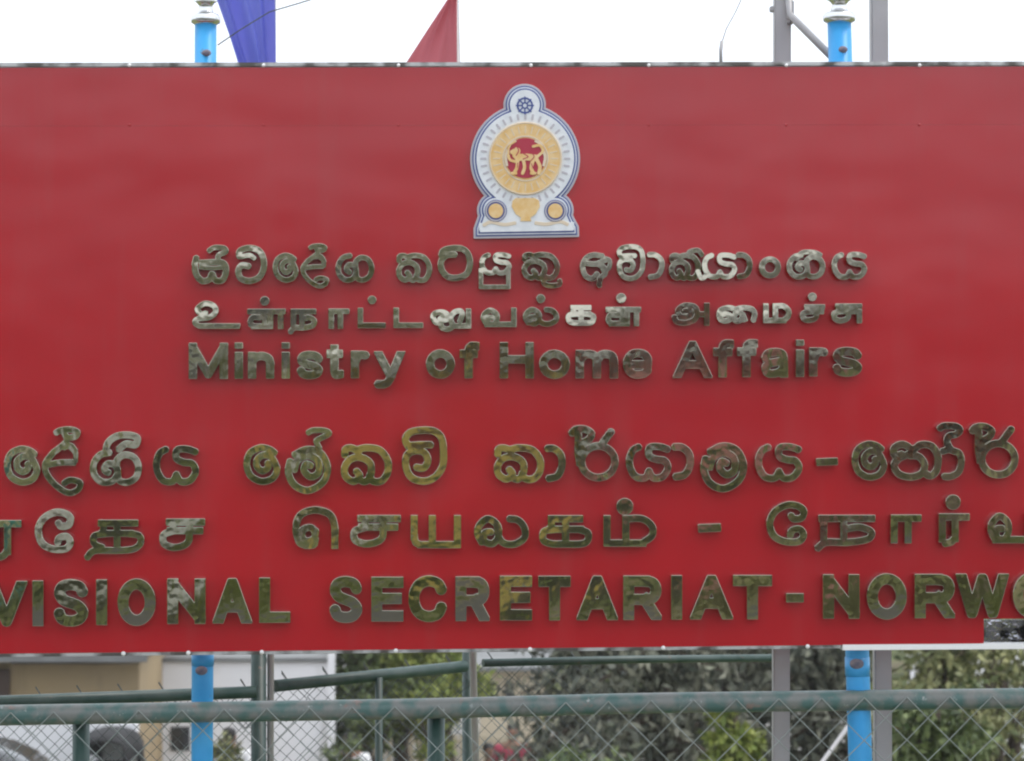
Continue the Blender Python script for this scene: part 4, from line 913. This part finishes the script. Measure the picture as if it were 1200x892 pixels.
for k, (px, d, h, r, m, lab) in enumerate([(262, 28, 3.3, .25, 'l_olive', 'narrow dusty shrub between the blue post and the green fence post'), (404, 30, 3.6, .3, 'l_mid', 'narrow green shrub at the right end of the white building'),
        (652, 30, 3.2, .3, 'l_olive', 'olive shrub beside the person in maroon'), (1060, 27, 3.7, .45, 'l_olive', 'dusty shrub behind the rightmost grey upright')]):
    tree(lab, 'shrub', bp(px, d), h + (at(0, 846 if px < 600 else 835, d).z - bp(px, d).z - h), r, M[m], 1500, .09, .2, name='leafy_shrub', seed=50 + k)
# orange drum and leaning white pole at right
bo = at(1052, 850, 27); zb = bo.z - .9
ob = thing('orange_barrel', 'orange barrel standing just right of the grey upright', 'barrel', (bo.x, bo.y, zb))
lathe('barrel_body', [(0, 0), (.055, 0), (.058, .28), (.062, .3), (.058, .32), (.058, .58), (.062, .6), (.058, .62), (.055, .9), (0, .9)], M['orange'], ob)
lathe('rim', [(.05, .89), (.062, .89), (.062, .91), (.05, .91)], M['alu_clean'], ob)
P0 = at(955, 905, 12); P1 = at(998, 846, 12.2)
o = tube('leaning_pole', [P0 + (P0 - P1) * 3.2, P1 + (P1 - P0) * .2], .010, M['galv'], None, 10); tag(o, 'thin pale pole leaning behind the right blue post', 'pole')

# ------------------------------------------------------------------ the far side of the road, seen mirrored in the letters and panel
rb_ = np.random.default_rng(5)
k = 0
RL = ['first roadside tree across the road, at its left end', 'second roadside tree across the road from its left end'] + ['%s roadside tree across the road from its left end' % q for q in ('third', 'fourth', 'fifth', 'sixth', 'seventh', 'eighth', 'ninth', 'tenth', 'eleventh', 'twelfth', 'thirteenth', 'fourteenth', 'fifteenth')]
for i in range(15):
    x = -15 + i * 2.15 + rb_.uniform(-.6, .6); y = -19 - rb_.uniform(0, 6); h = max(1.1, float(np.interp(x, [-14, -4, 0, 4, 14], [2.6, 2.3, 1.4, 1.1, 1.0])) * rb_.uniform(.8, 1.25))
    m = ['l_bright', 'l_mid', 'l_olive', 'l_dark'][int(rb_.integers(0, 4))]
    tree(RL[i], 'tree', (x, y, gz(y)), h, rb_.uniform(.9, 1.4), M[m], 2600, .2, .15, name='roadside_tree', seed=60 + i, group='trees across the road', asp=.6)
for (x, y, wd_, h, m, lab) in ((-7, -33, 5, 2.4, 'cream', 'cream house across the road'), (5.2, -33, 4, 1.9, 'wwall', 'white house across the road'), (12, -33, 5, 2.1, 'beige', 'ochre house across the road')):
    t = thing('house', lab, 'house', (x, y, gz(y)))
    box('wall', (0, 0, h / 2), (wd_, 4, h), M[m], t)
    for wx in (-wd_ * .28, wd_ * .28): f = box('window', (wx, 2.02, h * .55), (.9, .06, 1.1), M['glass'], t)
    box('door', (0, 2.02, 1.0), (.9, .06, 2.0), M['brown'], t)
    bm = bmesh.new(); a = wd_ / 2 + .4
    vs = [bm.verts.new(q) for q in ((-a, -2.4, h), (a, -2.4, h), (a, 2.4, h), (-a, 2.4, h), (-a, 0, h + 1), (a, 0, h + 1))]
    for f in ((0, 1, 5, 4), (2, 3, 4, 5), (0, 4, 3), (1, 2, 5), (3, 2, 1, 0)): bm.faces.new([vs[q] for q in f])
    from_bm('roof', bm, M['roof'], t)
hx = np.linspace(-160, 200, 61); hv = []  # unseen ridge added to keep bright sky out of the letter reflections
for j_, (yy, f_) in enumerate(((-50, 0), (-62, .62), (-80, .9), (-110, 1.0), (-160, .6))):
    for x in hx: hv.append((x, yy, 1.2 + f_ * (float(np.interp(x, [-160, -20, 8, 40, 200], [14, 11, 7.4, 4.4, 6])) + .7 * math.sin(x * .13) + .4 * math.sin(x * .41 + 1))))
link('hill', pyd('hill', hv, [(j_ * 61 + i_, j_ * 61 + i_ + 1, (j_ + 1) * 61 + i_ + 1, (j_ + 1) * 61 + i_) for j_ in range(4) for i_ in range(60)], True), M['hillside'], kind='structure')
for c_ in (('teal', (.05, .30, .28)), ('pinkwall', (.62, .28, .28)), ('bluewall', (.20, .15, .12)), ('yellowwall', (.62, .48, .14))): M[c_[0]] = mat(c_[0] + '_paint', c_[1], .7)
for (x, y, wd_, h, m, lab) in ((-3.6, -15.5, 1.5, 1.9, 'teal', 'teal roadside stall'), (-1.2, -16.5, 1.2, 1.8, 'wwall', 'white roadside stall'), (.9, -15.8, 1.3, 1.7, 'yellowwall', 'yellow roadside stall'),
        (3.0, -16.4, 1.4, 1.7, 'pinkwall', 'pink roadside stall'), (4.9, -15.6, 1.1, 1.6, 'bluewall', 'brown roadside stall'), (-6.2, -16.5, 1.6, 2.0, 'cream', 'cream roadside stall')):
    t = thing('stall', lab + ' across the road', 'stall', (x, y, gz(y) - .1))  # unseen stalls added to put coloured glints in the letters
    box('back_wall', (0, -.6, h / 2), (wd_, .05, h), M[m], t); box('counter', (0, .5, .45), (wd_, .12, .9), M[m], t); box('counter_top', (0, .5, .93), (wd_ + .1, .3, .05), M['bark'], t)
    for sx in (-1, 1): box('side_wall', (sx * wd_ / 2, 0, h / 2), (.05, 1.15, h), M[m], t)
    box('roof', (0, 0, h + .05), (wd_ + .4, 1.8, .05), M['roof'], t, 0, Matrix.Rotation(R(-6), 3, 'X'))
    for q in range(5): box('sack', ((q - 2) * wd_ * .18, .5, 1.05), (.13, .2, .2), M[['wcloth', 'orange', 'maroon', 'beige', 'bluewall'][(q + int(x * 3)) % 5]], t, .03)
# unseen hedge bushes added opposite the sign to vary the letter reflections
HB = ['low dark hedge bush across the road', 'bright green hedge bush across the road', 'olive hedge bush across the road', 'mid green hedge bush across the road']
for i in range(26):
    x = -6.5 + i * .52 + rb_.uniform(-.15, .15); y = -11.6 - rb_.uniform(0, 1.2); j = (0 if x < -2.4 else 3 if x < -1 else 1 if x < 1.1 else 0 if x < 2 else 2 if x < 3.4 else 3 if x < 4.2 else 1) if rb_.random() < .75 else int(rb_.integers(0, 4))
    h = rb_.uniform(.6, 1.25); mm = M[['l_dark', 'l_bright', 'l_olive', 'l_mid'][j]]
    tree(HB[j], 'bush', (x, y, gz(y)), h, rb_.uniform(.28, .5), mm, 900, .09, .1, name='hedge_bush', seed=200 + i, group='hedge bushes across the road', asp=.6)
for o in bpy.data.objects:
    if o.get('kind') == 'stuff' and o.parent is None and o.name == 'far_hedgerow': tag(o, 'far belt of green trees closing the view', 'trees')

# ------------------------------------------------------------------ thin mountain haze
hz = mat('haze_air', (1, 1, 1)); hn = hz.node_tree.nodes; hn.remove(hn['Principled BSDF'])
pv = hn.new('ShaderNodeVolumePrincipled'); pv.inputs['Color'].default_value = (1, 1, 1, 1); pv.inputs['Density'].default_value = .0008; pv.inputs['Anisotropy'].default_value = .2
hz.node_tree.links.new(pv.outputs[0], hn['Material Output'].inputs['Volume'])
box('haze', (0, 40, 12.5), (640, 760, 36), hz, kind='stuff')
